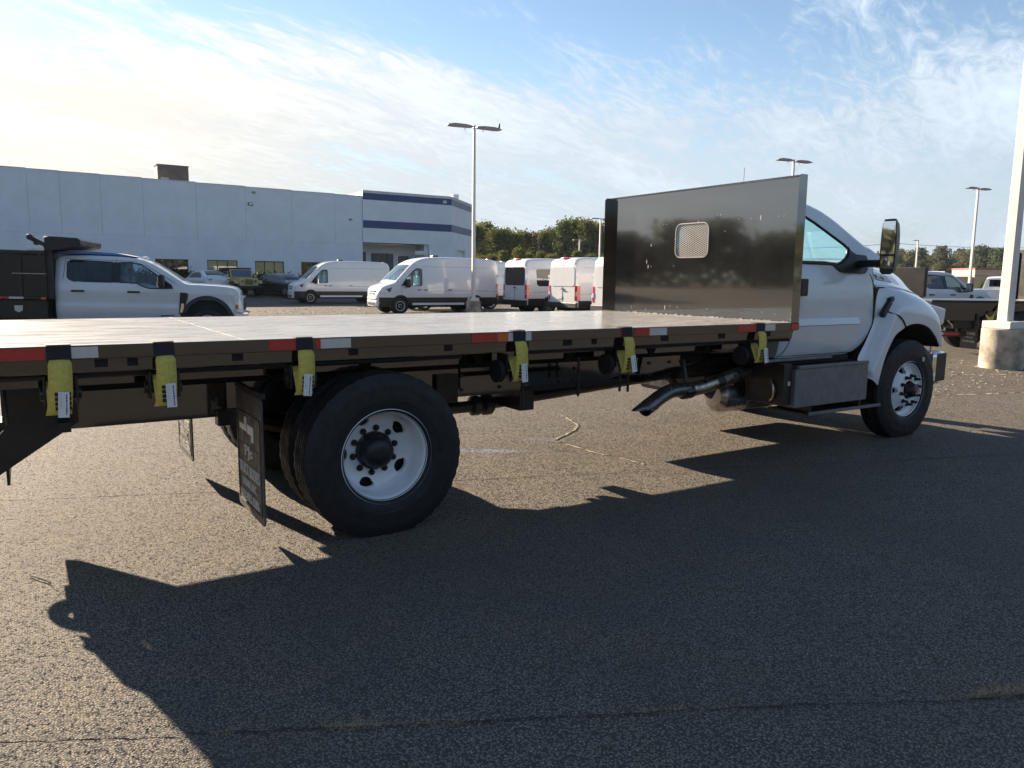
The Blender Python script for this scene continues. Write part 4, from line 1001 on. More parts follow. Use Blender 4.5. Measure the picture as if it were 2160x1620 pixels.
# trim round the side window, sail panel
def onside(pts, off=.006, far=False): return [(x, (YC - chalf(x, z) - off) if not far else (YC + chalf(x, z) + off), z) for x, z in pts]
for far in (False, True):
    MB().tube(onside(WPOLY + [WPOLY[0]], .002, far), .013, 6, False).build('window_seal', 'black_plastic', TR, smooth=True)
SAIL = [(5.115, 1.99), (5.15, 1.945), (5.22, 1.912), (5.385, 1.905), (5.40, 1.865), (5.36, 1.76), (5.30, 1.722), (4.97, 1.722), (4.90, 1.735), (4.82, 1.79), (4.90, 1.800), (4.96, 1.818), (5.02, 1.845), (5.07, 1.875), (5.10, 1.91), (5.118, 1.955)]
sl_ = MB(); nn = len(SAIL)
sl_.add(onside(SAIL, .022) + onside(SAIL, -.02), [tuple(range(nn)), tuple(range(2*nn - 1, nn - 1, -1))] + [(k, nn + k, nn + (k+1) % nn, (k+1) % nn) for k in range(nn)]); sl_.build('mirror_sail', 'black_plastic', TR, bevel=.006)
bl_ = MB(); bl_.tube(onside([(4.15, 1.812), (4.78, 1.806), (4.86, 1.795)], .004), .012, 6); bl_.build('belt_seal', 'black_plastic', TR, smooth=True)
# door: seams, rub strip, handle
def seam(pts, off=.0015, r=.0045, parent=TR, fn=onside): MB().tube(curve3(fn(pts, off), 3), r, 5).build('door_seam', 'seam', parent, smooth=True)
seam([(5.405, 1.72), (5.445, 1.6), (5.458, 1.45), (5.452, 1.3), (5.438, 1.18), (5.39, 1.09), (5.32, 1.01), (5.22, .945), (5.15, .93)])
seam([(4.20, 1.78), (4.20, 1.3), (4.165, 1.09), (4.12, .985), (4.06, .925)])
seam([(5.15, .932), (4.6, .932), (4.1, .935)], .0, .004)
st_ = MB(); sp = [(x, z) for x in frange(4.10, 5.20, .05) for z in (0,)]
us = frange(4.10, 5.20, .05); st_.grid(lambda u, v: (u, YC - chalf(u, v) - {1.214: .001, 1.222: .020, 1.282: .003, 1.287: .0005}[v], v), us, [1.214, 1.222, 1.282, 1.287]); st_.build('rub_strip', 'white_paint', TR, smooth=True)
hd = MB(); hd.box(4.225, 4.33, .235, .262, 1.50, 1.66); hd.build('door_handle', 'black_plastic', TR, bevel=.012)
# interior
fl_ = MB(); fl_.box(4.08, 5.4, .42, 2.18, .95, 1.0); fl_.box(5.25, 5.55, .42, 2.18, 1.0, 1.62); fl_.build('dashboard', 'black_plastic', CAB, bevel=.05)
for y in (.55, 1.62):
    se = MB(); se.box(4.45, 4.95, y, y + .5, 1.15, 1.36); se.box(4.28, 4.46, y, y + .5, 1.2, 1.86); se.box(4.30, 4.40, y + .13, y + .37, 1.89, 2.05); se.build('seat', 'black_plastic', CAB, bevel=.05)
swl = MB(); swl.tube([(5.0 + .06*math.sin(a), 1.78 + .19*math.cos(a), 1.74 + .18*math.sin(a)) for a in [k*PI/12 for k in range(25)]], .016, 6); swl.build('steering_wheel', 'black_plastic', CAB, smooth=True)

# fender: arch lip to body line
LIP = curve3([(5.262, .125, .598), (5.385, .13, .60), (5.40, .125, .66), (5.466, .12, .875), (5.600, .12, 1.082), (5.74, .12, 1.160), (5.86, .12, 1.202), (6.0, .12, 1.213), (6.13, .12, 1.198), (6.27, .125, 1.150), (6.40, .13, 1.063), (6.48, .135, .985), (6.515, .14, .945)], 5)[5:]
OUT = curve3([(5.215, .22, .60), (5.215, .22, .72), (5.20, .25, .865), (5.33, .262, 1.03), (5.452, .266, 1.24), (5.47, .268, 1.45), (5.56, .285, 1.58), (5.85, .30, 1.575), (6.15, .315, 1.535), (6.40, .36, 1.49), (6.56, .37, 1.40), (6.62, .34, 1.16), (6.655, .30, .955)], 5)[5:]
nL = min(len(LIP), len(OUT)); LIP, OUT = LIP[:nL], OUT[:nL]
YV = lerp_tab([(0, 0.), (.07, -.012), (.2, -.010), (.38, .02), (.50, .06), (.60, .45), (.78, .86), (1, 1.)])
def fpt(i, v):
    a, b = LIP[i], OUT[i]; f = YV(v); top_ = max(0, min(1, (i/nL - .42)/.12)) * (1 - max(0, min(1, (i/nL - .93)/.05)))
    f2 = f*(1 - top_) + top_*(v**3.2*1.0 - .05*math.sin(v*PI)*.6)
    return (a.x + (b.x - a.x)*v, a.y + (b.y - a.y)*f2, a.z + (b.z - a.z)*v)
fe = MB(); vv = [0, .02, .05, .1, .16, .24, .32, .4, .46, .52, .58, .64, .7, .78, .86, .93, 1.]
fe.grid(lambda i, v: fpt(i, v), list(range(nL)), vv)
FE = fe.build('fender', 'white_paint', TR, smooth=True, angle=60)
seam_i = int(nL*.565)
def fseam(path, r=.008):
    pts = []
    for i, v in path: p = Vector(fpt(min(nL - 1, int(i)), v)); pts.append((p.x, p.y - .005, p.z))
    MB().tube(curve3(pts, 3), r, 5).build('fender_seam', 'seam', FE, smooth=True)
i0 = nL*.40
fseam([(nL*.405, 0.0), (nL*.40, .2), (nL*.39, .42), (nL*.372, .60), (nL*.36, .70), (nL*.35, .74)])
# far fender: a mirrored copy
fm = MB(); fm.v = [(x, 2*YC - y, z) for x, y, z in fe.v]; fm.f = [f[::-1] for f in fe.f]; fm.tag = [0]*len(fm.f); fm.build('fender', 'white_paint', TR, smooth=True, solid=.012)
for s_ in (1, -1):
    wl = MB(); wl.add([(p.x, YC - s_*(YC - .15), p.z) for p in LIP] + [(p.x, YC - s_*(YC - .66), p.z) for p in LIP], [(i, i + 1, nL + i + 1, nL + i) for i in range(nL - 1)])
    wl.add([(p.x, YC - s_*(YC - .66), p.z) for p in LIP], [tuple(range(nL))]); wl.build('wheel_liner', 'black_deep', TR)
la = MB(); la.bar((5.63, .215, 1.44), (5.49, .205, 1.30), .05, .06); la.bar((5.69, .225, 1.47), (5.61, .215, 1.45), .05, .055); la.build('hood_latch', 'black_plastic', TR, bevel=.01)
MB().lathe([(0, -.004), (.012, -.003), (.017, .004)], (5.66, .205, 1.36), 'y', 14).build('hood_button', 'black_plastic', TR)
# hood
NZ = lerp_tab([(5.45, 1.81), (5.7, 1.80), (6.2, 1.775), (6.6, 1.745), (6.85, 1.70), (6.96, 1.645), (7.02, 1.55)])
us = frange(5.46, 7.02, .04)
def hoodpt(u, v):
    # v: 0 fender edge .. 1 centre line; edge pulls inward towards the nose
    e = lerp_tab([(5.45, .275), (5.85, .30), (6.15, .315), (6.4, .36), (6.56, .42), (6.8, .56), (7.02, .72)])(u)
    ez = lerp_tab([(5.45, 1.585), (5.85, 1.575), (6.15, 1.535), (6.4, 1.49), (6.56, 1.43), (6.8, 1.42), (7.02, 1.40)])(u)
    y = e + (YC - e)*v; s_ = mapv(y - e, .0, lerp_tab([(5.45, .26), (5.9, .34), (6.4, .44), (7.02, .36)])(u))
    z = ez + (NZ(u) - ez)*(.18*min(1, (y - e)/.2) + .82*s_) + .02*(v**2)
    return (u, y, z)
def mapv(t, a, b): q = max(0, min(1, (t - a)/(b - a))); return q*q*(3 - 2*q)
ho = MB(); vs2 = [k/18 for k in range(19)]; ho.grid(hoodpt, us, vs2)
hm = MB(); hm.grid(lambda u, v: (lambda p: (p[0], 2*YC - p[1], p[2]))(hoodpt(u, v)), us, vs2[::-1]); ho.add(hm.v, hm.f)
pA = [hoodpt(7.02, v) for v in vs2]; ho.add([(7.0, p[1], p[2]) for p in pA] + [(7.04, p[1], .95) for p in pA], [(k, k+1, len(pA)+k+1, len(pA)+k) for k in range(len(pA) - 1)])
ho.add([(7.0, 2*YC - p[1], p[2]) for p in pA] + [(7.04, 2*YC - p[1], .95) for p in pA], [(k, len(pA)+k, len(pA)+k+1, k+1) for k in range(len(pA) - 1)])
ho.build('hood', 'white_paint', TR, smooth=True, angle=50, solid=.01)
hsm = [hoodpt(u, 0.001) for u in frange(5.47, 5.62, .05)]; MB().tube([(x, y - .003, z + .002) for x, y, z in hsm], .006, 5).build('hood_seam', 'seam', TR)
# front end between fender and grille, headlight, grille, bumper
for s_ in (1, -1):
    fy = lambda y: y if s_ > 0 else 2*YC - y
    nose = MB(); nose.add([(6.56, fy(.37), 1.43), (6.8, fy(.56), 1.42), (7.02, fy(.72), 1.40), (7.03, fy(.72), .95), (6.82, fy(.52), .93), (6.65, fy(.30), .955), (6.62, fy(.34), 1.16)], [(0, 1, 4, 6), (1, 2, 3, 4), (4, 5, 6)] if s_ > 0 else [(6, 4, 1, 0), (4, 3, 2, 1), (6, 5, 4)])
    nose.build('nose_panel', 'white_paint', TR, smooth=True, solid=.01)
    hl = MB(); hl.prism([(6.50, 1.405), (6.60, 1.40), (6.78, 1.37), (6.90, 1.35), (6.88, 1.18), (6.62, 1.17), (6.585, 1.20)], fy(.305), fy(.50), 'xz')
    H = hl.build('headlight', 'lens_clear', TR, bevel=.02); MB().prism([(6.53, 1.385), (6.60, 1.382), (6.615, 1.29), (6.56, 1.29)], fy(.300), fy(.304), 'xz').build('lamp_bezel', 'black_deep', H); MB().box(6.57, 6.61, fy(.300), fy(.304), 1.19, 1.27).build('turn_signal', 'amber', H)
gg = MB(); gg.box(7.045, 7.07, .78, 1.82, .98, 1.38)
GG = gg.build('grille', 'chrome', TR, bevel=.01)
for k in range(4): MB().box(7.0705, 7.078, .83, 1.77, 1.02 + k*.09, 1.07 + k*.09).build('grille_slot', 'black_deep', GG)
bm = MB(); path = [(6.70, .30), (6.98, .33), (7.05, .42), (7.08, .8), (7.08, 1.8), (7.05, 2.18), (6.98, 2.27), (6.70, 2.30)]
vs = [(x, y, z) for z in (.50, .54, .80, .86) for x, y in path]; n = len(path)
bm.add([(x - (.05 if z in (.50,) else 0), y, z) for x, y, z in vs], [(r_*n + k, r_*n + k + 1, (r_+1)*n + k + 1, (r_+1)*n + k) for r_ in range(3) for k in range(n - 1)]); bm.build('bumper', 'chrome', TR, smooth=True, angle=40, solid=.012)
MB().box(6.62, 6.995, .31, .345, .53, .845).build('bumper_end', 'black_plastic', TR)
MB().tube([(6.74, .36, .86), (6.74, .36, .93), (6.80, .40, .95)], .008, 6).build('bumper_bracket', 'steel', TR)
# mirror
mr = MB()
cs = [(1.712, .035, .06), (1.735, .058, .115), (1.80, .068, .145), (1.95, .070, .155), (2.10, .068, .150), (2.19, .062, .125), (2.235, .045, .07)]
n = 14; vs = []
for z, hy, dx in cs:
    for k in range(n):
        a = PI*k/(n - 1); vs.append((5.15 + dx*1.75*abs(math.sin(a))**.75, -.012 + hy*math.cos(a), z + (.012*math.sin(a))))
m_ = len(cs); fs = [(i*n+k, i*n+k+1, (i+1)*n+k+1, (i+1)*n+k) for i in range(m_-1) for k in range(n-1)]
fs += [tuple(range(n))[::-1], tuple((m_-1)*n + k for k in range(n))] + [(i*n, (i+1)*n, (i+1)*n + n - 1, i*n + n - 1) for i in range(m_ - 1)]
MRX = Matrix.Translation((5.15, -.012, 0)) @ Matrix.Rotation(R(17), 4, 'Z') @ Matrix.Translation((-5.15, .012, 0)); mr.add(vs, fs); mr.xf(MRX); MR = mr.build('door_mirror', 'black_plastic', TR, smooth=True, angle=35)
MB().prism([(-.072, 1.905), (.046, 1.905), (.050, 2.10), (.042, 2.215), (-.064, 2.215), (-.074, 2.10)], 5.143, 5.149, 'yz').xf(MRX).build('mirror_glass', 'mirror_glass', MR)
MB().prism([(-.066, 1.77), (.040, 1.77), (.046, 1.885), (-.072, 1.885)], 5.143, 5.149, 'yz').xf(MRX).build('spot_mirror_glass', 'mirror_glass', MR)
MB().box(5.20, 5.30, .03, .33, 1.785, 1.855).build('mirror_arm', 'black_plastic', MR, bevel=.012)
mf = MB(); mf.v = [(x, 2*YC - y, z) for x, y, z in mr.v]; mf.f = [f[::-1] for f in mr.f]; mf.tag = [0]*len(mf.f); MF = mf.build('door_mirror', 'black_plastic', TR, smooth=True); MB().box(5.20, 5.30, 2.27, 2.58, 1.785, 1.855).build('mirror_arm', 'black_plastic', MF, bevel=.01)
# cowl emblem and aerial
def hood_frame(u, yy, off):
    e = hoodpt(u, 0)[1]; v = (yy - e)/(YC - e); p = Vector(hoodpt(u, v)); dv = (Vector(hoodpt(u, v + .02)) - p).normalized(); du = (Vector(hoodpt(u + .05, v)) - p).normalized()
    n_ = du.cross(dv).normalized(); n_ = n_ if n_.y < 0 else -n_; up = n_.cross(du) if n_.cross(du).z > 0 else -n_.cross(du)
    return Matrix(((du.x, up.x, n_.x, p.x + n_.x*off), (du.y, up.y, n_.y, p.y + n_.y*off), (du.z, up.z, n_.z, p.z + n_.z*off), (0, 0, 0, 1)))
EMX = hood_frame(5.78, .43, .012)
EM = MB().box(-.16, .16, -.048, .048, -.006, 0).xf(EMX).build('cowl_emblem', 'sticker_blue', TR)
MB().box(-.148, .148, -.038, .038, .0005, .003).xf(EMX).build('emblem_face', 'tape_white', EM)
t_ = text_mb('F-6', .1, .0015, .17, .052); t_.xf(EMX @ Matrix.Translation((-.05, -.026, .005))); t_.build('lettering', 'ink', EM)
MB().tube([(5.62, 2.2, 1.75), (5.625, 2.2, 3.0)], [.006, .003], 6).build('aerial', 'black_plastic', TR)

# tie-down straps on their winches
STRAPS = [(-1.742, .102, 'yellow tie-down strap hanging at the rear end of the flatbed', 1.), (-1.268, .096, 'yellow tie-down strap second from the rear, with white tag', .97), (-.527, .094, 'yellow tie-down strap hanging just above the rear wheel', .95),
          (.945, .094, 'yellow tie-down strap hanging ahead of the rear wheel beside a black disc', 1.), (1.905, .094, 'yellow tie-down strap near the middle of the forward bed', .98), (3.39, .094, 'yellow tie-down strap under the headboard by the cab', .97)]
def strap(x, w, label, k):
    t = T('tie_down_strap', label, 'strap', (x, -.004, 1.21), 0, 'yellow tie-down straps along the flatbed edge', ry=random.Random(int(x*77)).uniform(-.045, .045))
    pth = [Vector(p) for p in curve3([(0, .012, .0), (0, -.012, -.004), (0, -.030, -.03), (-.002, -.040, -.10), (-.006, -.040, -.17*k), (-.012, -.030, -.235*k), (-.020, -.012, -.272*k)], 6)]
    b = MB(); wv = lerp_tab([(0, .80), (.15, .84), (.3, 1.), (1, 1.06)]); n = len(pth); vs = []
    for i, p in enumerate(pth):
        ww = w*.5*wv(i/(n-1)); rip = .0025*math.sin(i*.9 + x*7)
        vs += [(p.x - ww, p.y + .003 + rip, p.z), (p.x, p.y - .002, p.z), (p.x + ww, p.y + .003 - rip, p.z)]
    b.add(vs, [(3*i+j, 3*i+j+1, 3*i+j+4, 3*i+j+3) for i in range(n-1) for j in (0, 1)]); b.build('webbing', 'strap_yellow', t, smooth=True, solid=-.003)
    bk_ = MB(); bk_.grid(lambda u, v: (-.012 + v*w*.5, -.012 + .06*u*u + .01*u, -.272*k - .02*math.sin(u*PI) + .16*u), [q/8 for q in range(9)], [-1, 1]); bk_.build('folded_end', 'strap_yellow', t, smooth=True, solid=-.003)
    sl2 = MB(); sl2.box(-w*.52, w*.52, -.004, .0, -.008, .068); sl2.box(-w*.52, w*.52, -.0038, .07, .0685, .0725); sl2.build('black_sleeve', 'webbing_dark', t, bevel=.002)
    pr_ = MB(); rp = random.Random(int(x*100))
    for r_ in range(4):
        for c_ in range(2):
            cx = -.018 + c_*.046*(w/.095) - .003; cz = -.165*k - r_*.024
            yb = -.0475 if r_ < 1 else (-.0455 if r_ < 2 else (-.041 if r_ < 3 else -.036))
            pr_.box(cx - .010, cx + .010, yb, yb + .004, cz - .009, cz + .008)
    pr_.build('print_marks', 'ink', t)['kind'] = 'stuff'
    a = rp.uniform(-.12, .10); tox, toz = rp.uniform(.0, .018), rp.uniform(-.155, -.138); tg = MB(); tg.box(-.024, .024, -.001, .001, -.125, 0); rot = Matrix.Translation((tox, -.0535, toz*k)) @ Matrix.Rotation(a, 4, 'Y') @ Matrix.Rotation(R(-3), 4, 'X'); tg.xf(rot); TG = tg.build('paper_tag', 'paper', t)
    ln = MB()
    for q in range(7): ln.box(-.017, -.017 + .013*rp.uniform(.4, 1), -.0018, -.0011, -.012 - q*.011, -.0108 - q*.011)
    z = -.012
    while z > -.11: l = rp.uniform(.004, .014); ln.box(.009, .016 - rp.random()*.003, -.0018, -.0011, z - l, z); z -= l + .003
    ln.xf(rot); ln.build('tag_print', 'ink', TG)
    return t
for s_ in STRAPS: strap(*s_)
for x in [s_[0] for s_ in STRAPS]:
    wn = MB(); wn.box(x - .075, x - .065, .03, .16, .98, 1.12); wn.box(x + .065, x + .075, .03, .16, .98, 1.12); wn.cyl((x - .09, .095, 1.03), (x + .09, .095, 1.03), .035, n=14); WN = wn.build('strap_winch', 'black_frame', TR)
    if x < 0: continue
    dl = MB(); dl.cyl((x - .128, .095, 1.0), (x - .092, .095, 1.0), .078, n=24); dl.build('winch_drum', 'black_deep', WN, smooth=True)

# ------------------------------------------------------------------ small-vehicle wheel
def car_wheel(parent, x, y, sgn, r, w=.22, rim='rim_white', style='steel', rr=.6):
    t = bpy.data.objects.new('wheel', None); COL.objects.link(t); t.parent = parent; t.location = (x, y, r); t.rotation_euler = (0, 0, 0 if sgn < 0 else PI)
    rn = r*rr
    MB().lathe([(rn - .01, .03), (rn, .012), (rn + .02, .004), (r - .07, .0), (r - .03, .012), (r - .005, .035), (r, .06), (r, w - .06), (r - .005, w - .03), (r - .04, w), (rn, w)], (0, 0, 0), 'y', 40).build('tyre', 'rubber', t, smooth=True)
    rm = MB()
    if style == 'steel':
        rm.lathe([(rn, .012), (rn - .012, .010), (rn - .03, .045), (rn*.66, .055), (rn*.60, .035), (rn*.40, .030), (rn*.36, .012), (0, .008)], (0, 0, 0), 'y', 36); rm.build('rim', rim, t, smooth=True, angle=40)
        MB().lathe([(rn*.56, .031), (rn*.40, .0285)], (0, 0, 0), 'y', 30).build('rim_recess', 'black_deep', t)
        MB().lathe([(rn*.34, .006), (rn*.25, .0), (0, -.004)], (0, 0, 0), 'y', 20).build('hub', 'hub_black', t, smooth=True)
    else:
        rm.lathe([(rn, .012), (rn - .012, .010), (rn - .025, .05), (rn - .03, .1)], (0, 0, 0), 'y', 36); rm.lathe([(rn*.22, .03), (rn*.12, .022), (0, .02)], (0, 0, 0), 'y', 16)
        for k in range(10):
            a = k*PI/5; rm.bar((rn*.15*math.cos(a), .03, rn*.15*math.sin(a)), (rn*.97*math.cos(a), .03, rn*.97*math.sin(a)), .04, .03, (0, 1, 0))
        rm.build('rim', 'steel', t); MB().lathe([(rn - .02, .12), (0, .12)], (0, 0, 0), 'y', 20).build('brake_drum', 'black_deep', t)
    return t
def arch(base, wheels, R_, top_):
    def f(x):
        z = base(x) if callable(base) else base
        for wx, wr in wheels:
            d2 = wr*wr - (x - wx)**2
            if d2 > 0: z = max(z, R_ + math.sqrt(d2)*top_)
        return z
    return f
def stations(x0, x1, st, wheels, extra=()):
    xs_ = set(round(x, 4) for x in frange(x0, x1, st))
    for wx, wr in wheels:
        for k in range(25): xs_.add(round(wx + wr*math.cos(PI*k/24), 4))
    xs_ |= set(extra); out = sorted(x for x in xs_ if x0 <= x <= x1); res = [out[0]]
    for x in out[1:]:
        if x - res[-1] > .004: res.append(x)
    return res
def side_strip(half, xs_, zl, zu, off, nz=4):
    mb = MB()
    for s_ in (-1, 1): mb.grid(lambda u, v: (u, s_*(half(u, zl(u) + (zu(u) - zl(u))*v) + off), zl(u) + (zu(u) - zl(u))*v), xs_, [k/nz for k in range(nz + 1)])
    return mb
def sidepoly(half, pts, off): return [[(x, s_*(half(x, z) + off), z) for x, z in pts] for s_ in (-1, 1)]
def sideseams(half, lines, parent, r=.006, off=.001, name='panel_seam', m='seam'):
    mb = MB()
    for pts in lines:
        for P in sidepoly(half, pts, off): mb.tube(P, r, 4)
    return mb.build(name, m, parent)

# ------------------------------------------------------------------ cargo van (x forward, front bumper at 2.99)
VW = [(2.02, .42), (-1.74, .42)]
def make_van(label, group, windows=False):
    t = T('cargo_van', label, 'van', (0, 0, 0), 0, group)
    top = smooth_tab([(-2.99, 2.30), (-2.93, 2.42), (-2.8, 2.49), (-2.3, 2.535), (-.6, 2.56), (.4, 2.54), (.9, 2.46), (1.2, 2.34), (1.45, 2.18), (1.75, 1.90), (2.10, 1.56), (2.25, 1.40), (2.4, 1.335), (2.7, 1.235), (2.87, 1.12), (2.95, .96), (2.99, .80)], 5)
    hz = lerp_tab([(.30, .97), (.5, 1.01), (.9, 1.03), (1.2, 1.02), (1.6, .99), (2.1, .92), (2.5, .86)])
    pl = lerp_tab([(-2.99, -.05), (-2.93, -.012), (-2.8, 0), (1.9, 0), (2.3, -.02), (2.6, -.07), (2.8, -.15), (2.92, -.27), (2.99, -.45)])
    half = lambda x, z: hz(z) + pl(x)
    bot = arch(lerp_tab([(-2.99, .46), (-2.6, .40), (2.3, .36), (2.7, .30), (2.99, .34)]), VW, .36, 1.)
    mb = shell(MB(), stations(-2.99, 2.99, .09, VW), top, bot, half, .15, .03, 26, 12)
    wp = [(1.93, 1.30), (1.35, 1.265), (1.02, 1.26), (.98, 1.30), (.96, 1.98), (1.02, 2.02), (1.22, 2.02), (1.42, 1.88), (1.70, 1.60)]
    gr_ = mb.cut('R', (0, 2), wp); gl_ = mb.cut('L', (0, 2), wp); ws = mb.cut('top', (0, 1), [(1.42, -.72), (2.19, -.84), (2.19, .84), (1.42, .72)])
    mb.build('body', 'van_white', t, smooth=True, angle=45)
    gr_.build('side_window', 'glass', t, smooth=True); gl_.build('side_window', 'glass', t, smooth=True); ws.build('windshield', 'glass', t, smooth=True)
    for P in sidepoly(half, wp + [wp[0]], .002): MB().tube(P, .018, 5, False).build('window_trim', 'black_plastic', t)
    qt = MB()
    for s_ in (-1, 1): qt.add([(x, s_*(half(x, z) + .006), z) for x, z in ((1.93, 1.32), (2.02, 1.265), (1.72, 1.255), (1.62, 1.30), (1.66, 1.56), (1.71, 1.585))], [(0, 1, 2, 3, 4, 5)])
    qt.build('quarter_panel_trim', 'black_plastic', t)
    zu = lambda x: max(.74, bot(x) + .075) if bot(x) > .5 else .74
    xs_ = stations(-2.93, 2.93, .1, VW); c = side_strip(half, xs_, bot, lambda x: max(zu(x), .74), .012); c.build('lower_cladding', 'black_plastic', t, smooth=True)
    st_ = side_strip(half, frange(-1.15, 1.45, .2), lambda x: .40, lambda x: .50, .03, 2); hn_ = len(st_.v)//2; hf_ = len(st_.f)//2
    MB().add(st_.v[:hn_], st_.f[:hf_]).build('sill', 'rim_white', t); MB().add(st_.v[hn_:], [tuple(k - hn_ for k in f) for f in st_.f[hf_:]]).build('sill', 'rim_white', t)
    sm_ = MB(); sm_.box(2.80, 3.0, -.62, .62, .36, .62); sm_.box(2.90, 3.02, -.56, .56, .62, .74); sm_.build('front_bumper', 'rim_white' if False else 'van_white', t, bevel=.05)
    MB().box(2.985, 3.012, -.45, .45, .40, .50).build('air_intake', 'black_plastic', t); 
    gr2 = MB(); gr2.prism([(2.93, .80), (2.97, .80), (2.93, 1.06), (2.88, 1.06)], -.42, .42, 'xz'); G = gr2.build('grille', 'chrome', t, bevel=.01)
    for k in range(2): MB().prism([(2.972 - .014*k*3, .83 + k*.11), (2.985 - .014*k*3, .83 + k*.11), (2.965 - .014*k*3, .92 + k*.11), (2.952 - .014*k*3, .92 + k*.11)], -.37, .37, 'xz').build('grille_slot', 'black_deep', G)
    for s_ in (-1, 1):
        hp = [(2.40, 1.19), (2.62, 1.12), (2.86, .98), (2.89, .88), (2.72, .90), (2.50, .98)]
        h_ = MB(); h_.add([(x, s_*(half(x, z) + .012), z) for x, z in hp] + [(x, s_*(half(x, z) - .08), z) for x, z in hp], [tuple(range(6)), tuple(range(11, 5, -1))] + [(k, 6 + k, 6 + (k+1) % 6, (k+1) % 6) for k in range(6)])
        H = h_.build('headlight', 'lens_dark', t); MB().lathe([(0, -.02), (.06, -.012), (.07, 0)], (2.66, s_*(half(2.66, 1.0) + .004), 1.01), 'y', 14, -s_).build('lamp', 'lens_clear', H, smooth=True)
        m_ = MB(); m_.box(1.62, 1.80, s_*1.06 if s_ > 0 else -1.26, 1.26 if s_ > 0 else -1.06, 1.18, 1.56); MI = m_.build('door_mirror', 'black_plastic', t, bevel=.05); MB().box(1.60, 1.618, s_*1.16 - .075, s_*1.16 + .075, 1.22, 1.52).build('mirror_glass', 'mirror_glass', MI)
        tl = MB(); tl.add([(x, s_*(half(x, z) + .015), z) for x, z in ((-2.86, .74), (-2.985, .74), (-2.985, 1.36), (-2.86, 1.36))] + [(-3.004, s_*(.985 - .13), z) for z in (.74, 1.36)], [(0, 1, 2, 3), (1, 4, 5, 2)])
        TL = tl.build('tail_light', 'red_lamp', t, solid=.02); MB().box(-3.012, -3.002, s_*.91 - .05, s_*.91 + .05, .93, 1.10).build('reverse_lamp', 'lens_clear', TL)
    dh = []
    for P in sidepoly(half, [(1.0, .0), (1.0, 0)], 0): pass
    hn = MB()
    for x, z in ((1.12, 1.08), (-.42, 1.08), (.82, 1.08)):
        for s_ in (-1, 1): hn.box(x - .09, x + .09, s_*(half(x, z) + .012) - .012, s_*(half(x, z) + .012) + .012, z - .02, z + .02)
    hn.build('door_handle', 'black_plastic', t)
    sideseams(half, [[(.88, .74), (.88, 2.3)], [(-.52, .76), (-.52, 2.35)], [(-2.55, 1.0), (-2.55, 2.35)], [(1.95, .9), (1.98, 1.25)], [(.88, 2.12), (-2.6, 2.12)], [(-.52, 1.05), (-2.4, 1.05)], [(.86, 1.02), (-2.8, 1.02)]], t, .004)
    rf = MB(); rf.box(-.25, .05, -.14, .14, 2.59, 2.66); rf.build('roof_vent', 'black_plastic', t, bevel=.03)
    bl = MB(); bl.tube([(-2.86, -.22, 2.50), (-2.90, 0, 2.52), (-2.86, .22, 2.50)], .05, 8); bl.build('high_brake_lamp', 'red_lamp', t, smooth=True)
    # rear doors
    rb_ = MB(); rb_.box(-3.05, -2.95, -.99, .99, .42, .66); rb_.build('rear_bumper', 'black_plastic', t, bevel=.03)
    rs_ = MB(); rs_.box(-2.998, -2.990, -.006, .006, .68, 2.28); rs_.build('door_seam', 'seam', t)
    rdp = rrect(-.80, .80, 1.33, 2.16, .14, 5)
    rd = MB(); rd.prism(rdp, -3.006, -2.985, 'yz')
    rd.build('rear_window' if windows else 'rear_door_panel', 'glass_dark' if windows else 'van_white', t, bevel=.012)
    for s_ in (-1, 1):
        hg = MB()
        for z in (.95, 1.75): hg.box(-3.0, -2.94, s_*1.0 - .025, s_*1.0 + .025, z - .05, z + .05)
        hg.build('door_hinge', 'van_white', t)
    pb = MB(); pb.box(-3.012, -3.004, .02, .34, .80, .92); pb.build('plate_panel', 'paper' if windows else 'van_white', t); MB().box(-3.012, -3.0, -.28, -.05, 1.12, 1.15).build('rear_badge', 'chrome', t); MB().box(-3.013, -3.001, -.09, .09, 1.20, 1.25).build('rear_handle', 'black_plastic', t)
    if windows:
        for s_ in (-1, 1):
            q = MB()
            for x0, x1 in ((-2.45, -1.0), (-.4, .75)): q.add([(x, s_*(half(x, z) + .008), z) for x, z in ((x0 + .1, 1.30), (x1 - .1, 1.30), (x1, 1.40), (x1, 2.02), (x1 - .05, 2.07), (x0 + .05, 2.07), (x0, 2.02), (x0, 1.40))], [tuple(range(8))])
            q.build('passenger_window', 'glass_dark', t)
    it = MB(); it.box(.75, 2.2, -.9, .9, .5, .95); it.box(1.95, 2.3, -.85, .85, .95, 1.30); it.box(.72, .76, -.85, .85, .5, 2.3); it.build('cabin_lining', 'seat_grey', t)
    se = MB()
    for y in (-.5, .5): se.box(.95, 1.10, y - .24, y + .24, .95, 1.72); se.box(1.1, 1.45, y - .24, y + .24, .95, 1.10); se.box(.98, 1.07, y - .12, y + .12, 1.74, 1.93)
    se.build('seats', 'white_sheet', t, bevel=.04)
    for x in (2.02, -1.74):
        for s_ in (-1, 1): car_wheel(t, x, s_*1.0, s_, .36, .22, 'rim_white', 'alloy' if windows else 'steel')
    wl = MB()
    for wx, wr in VW:
        for s_ in (-1, 1): wl.cyl((wx, s_*.62, .42), (wx, s_*.97, .42), .41, n=20)
    wl.box(-2.8, 2.7, -.6, .6, .3, .55)
    wl.build('underbody', 'black_deep', t)
    return t
VG = 'white cargo vans parked beside the warehouse'
van = make_van('white cargo van nearest the warehouse, dark windows reflecting, nose to the left', VG)
van.location = (14.65, 41.45, gz(14, 41.4)); van.rotation_euler = (0, 0, R(177))
def van_at(x, y, rz, label, z=None):
    v = copy_tree(van); v.location = (x, y, gz(x, y) if z is None else z); v.rotation_euler = (0, 0, rz); v['label'] = label; return v
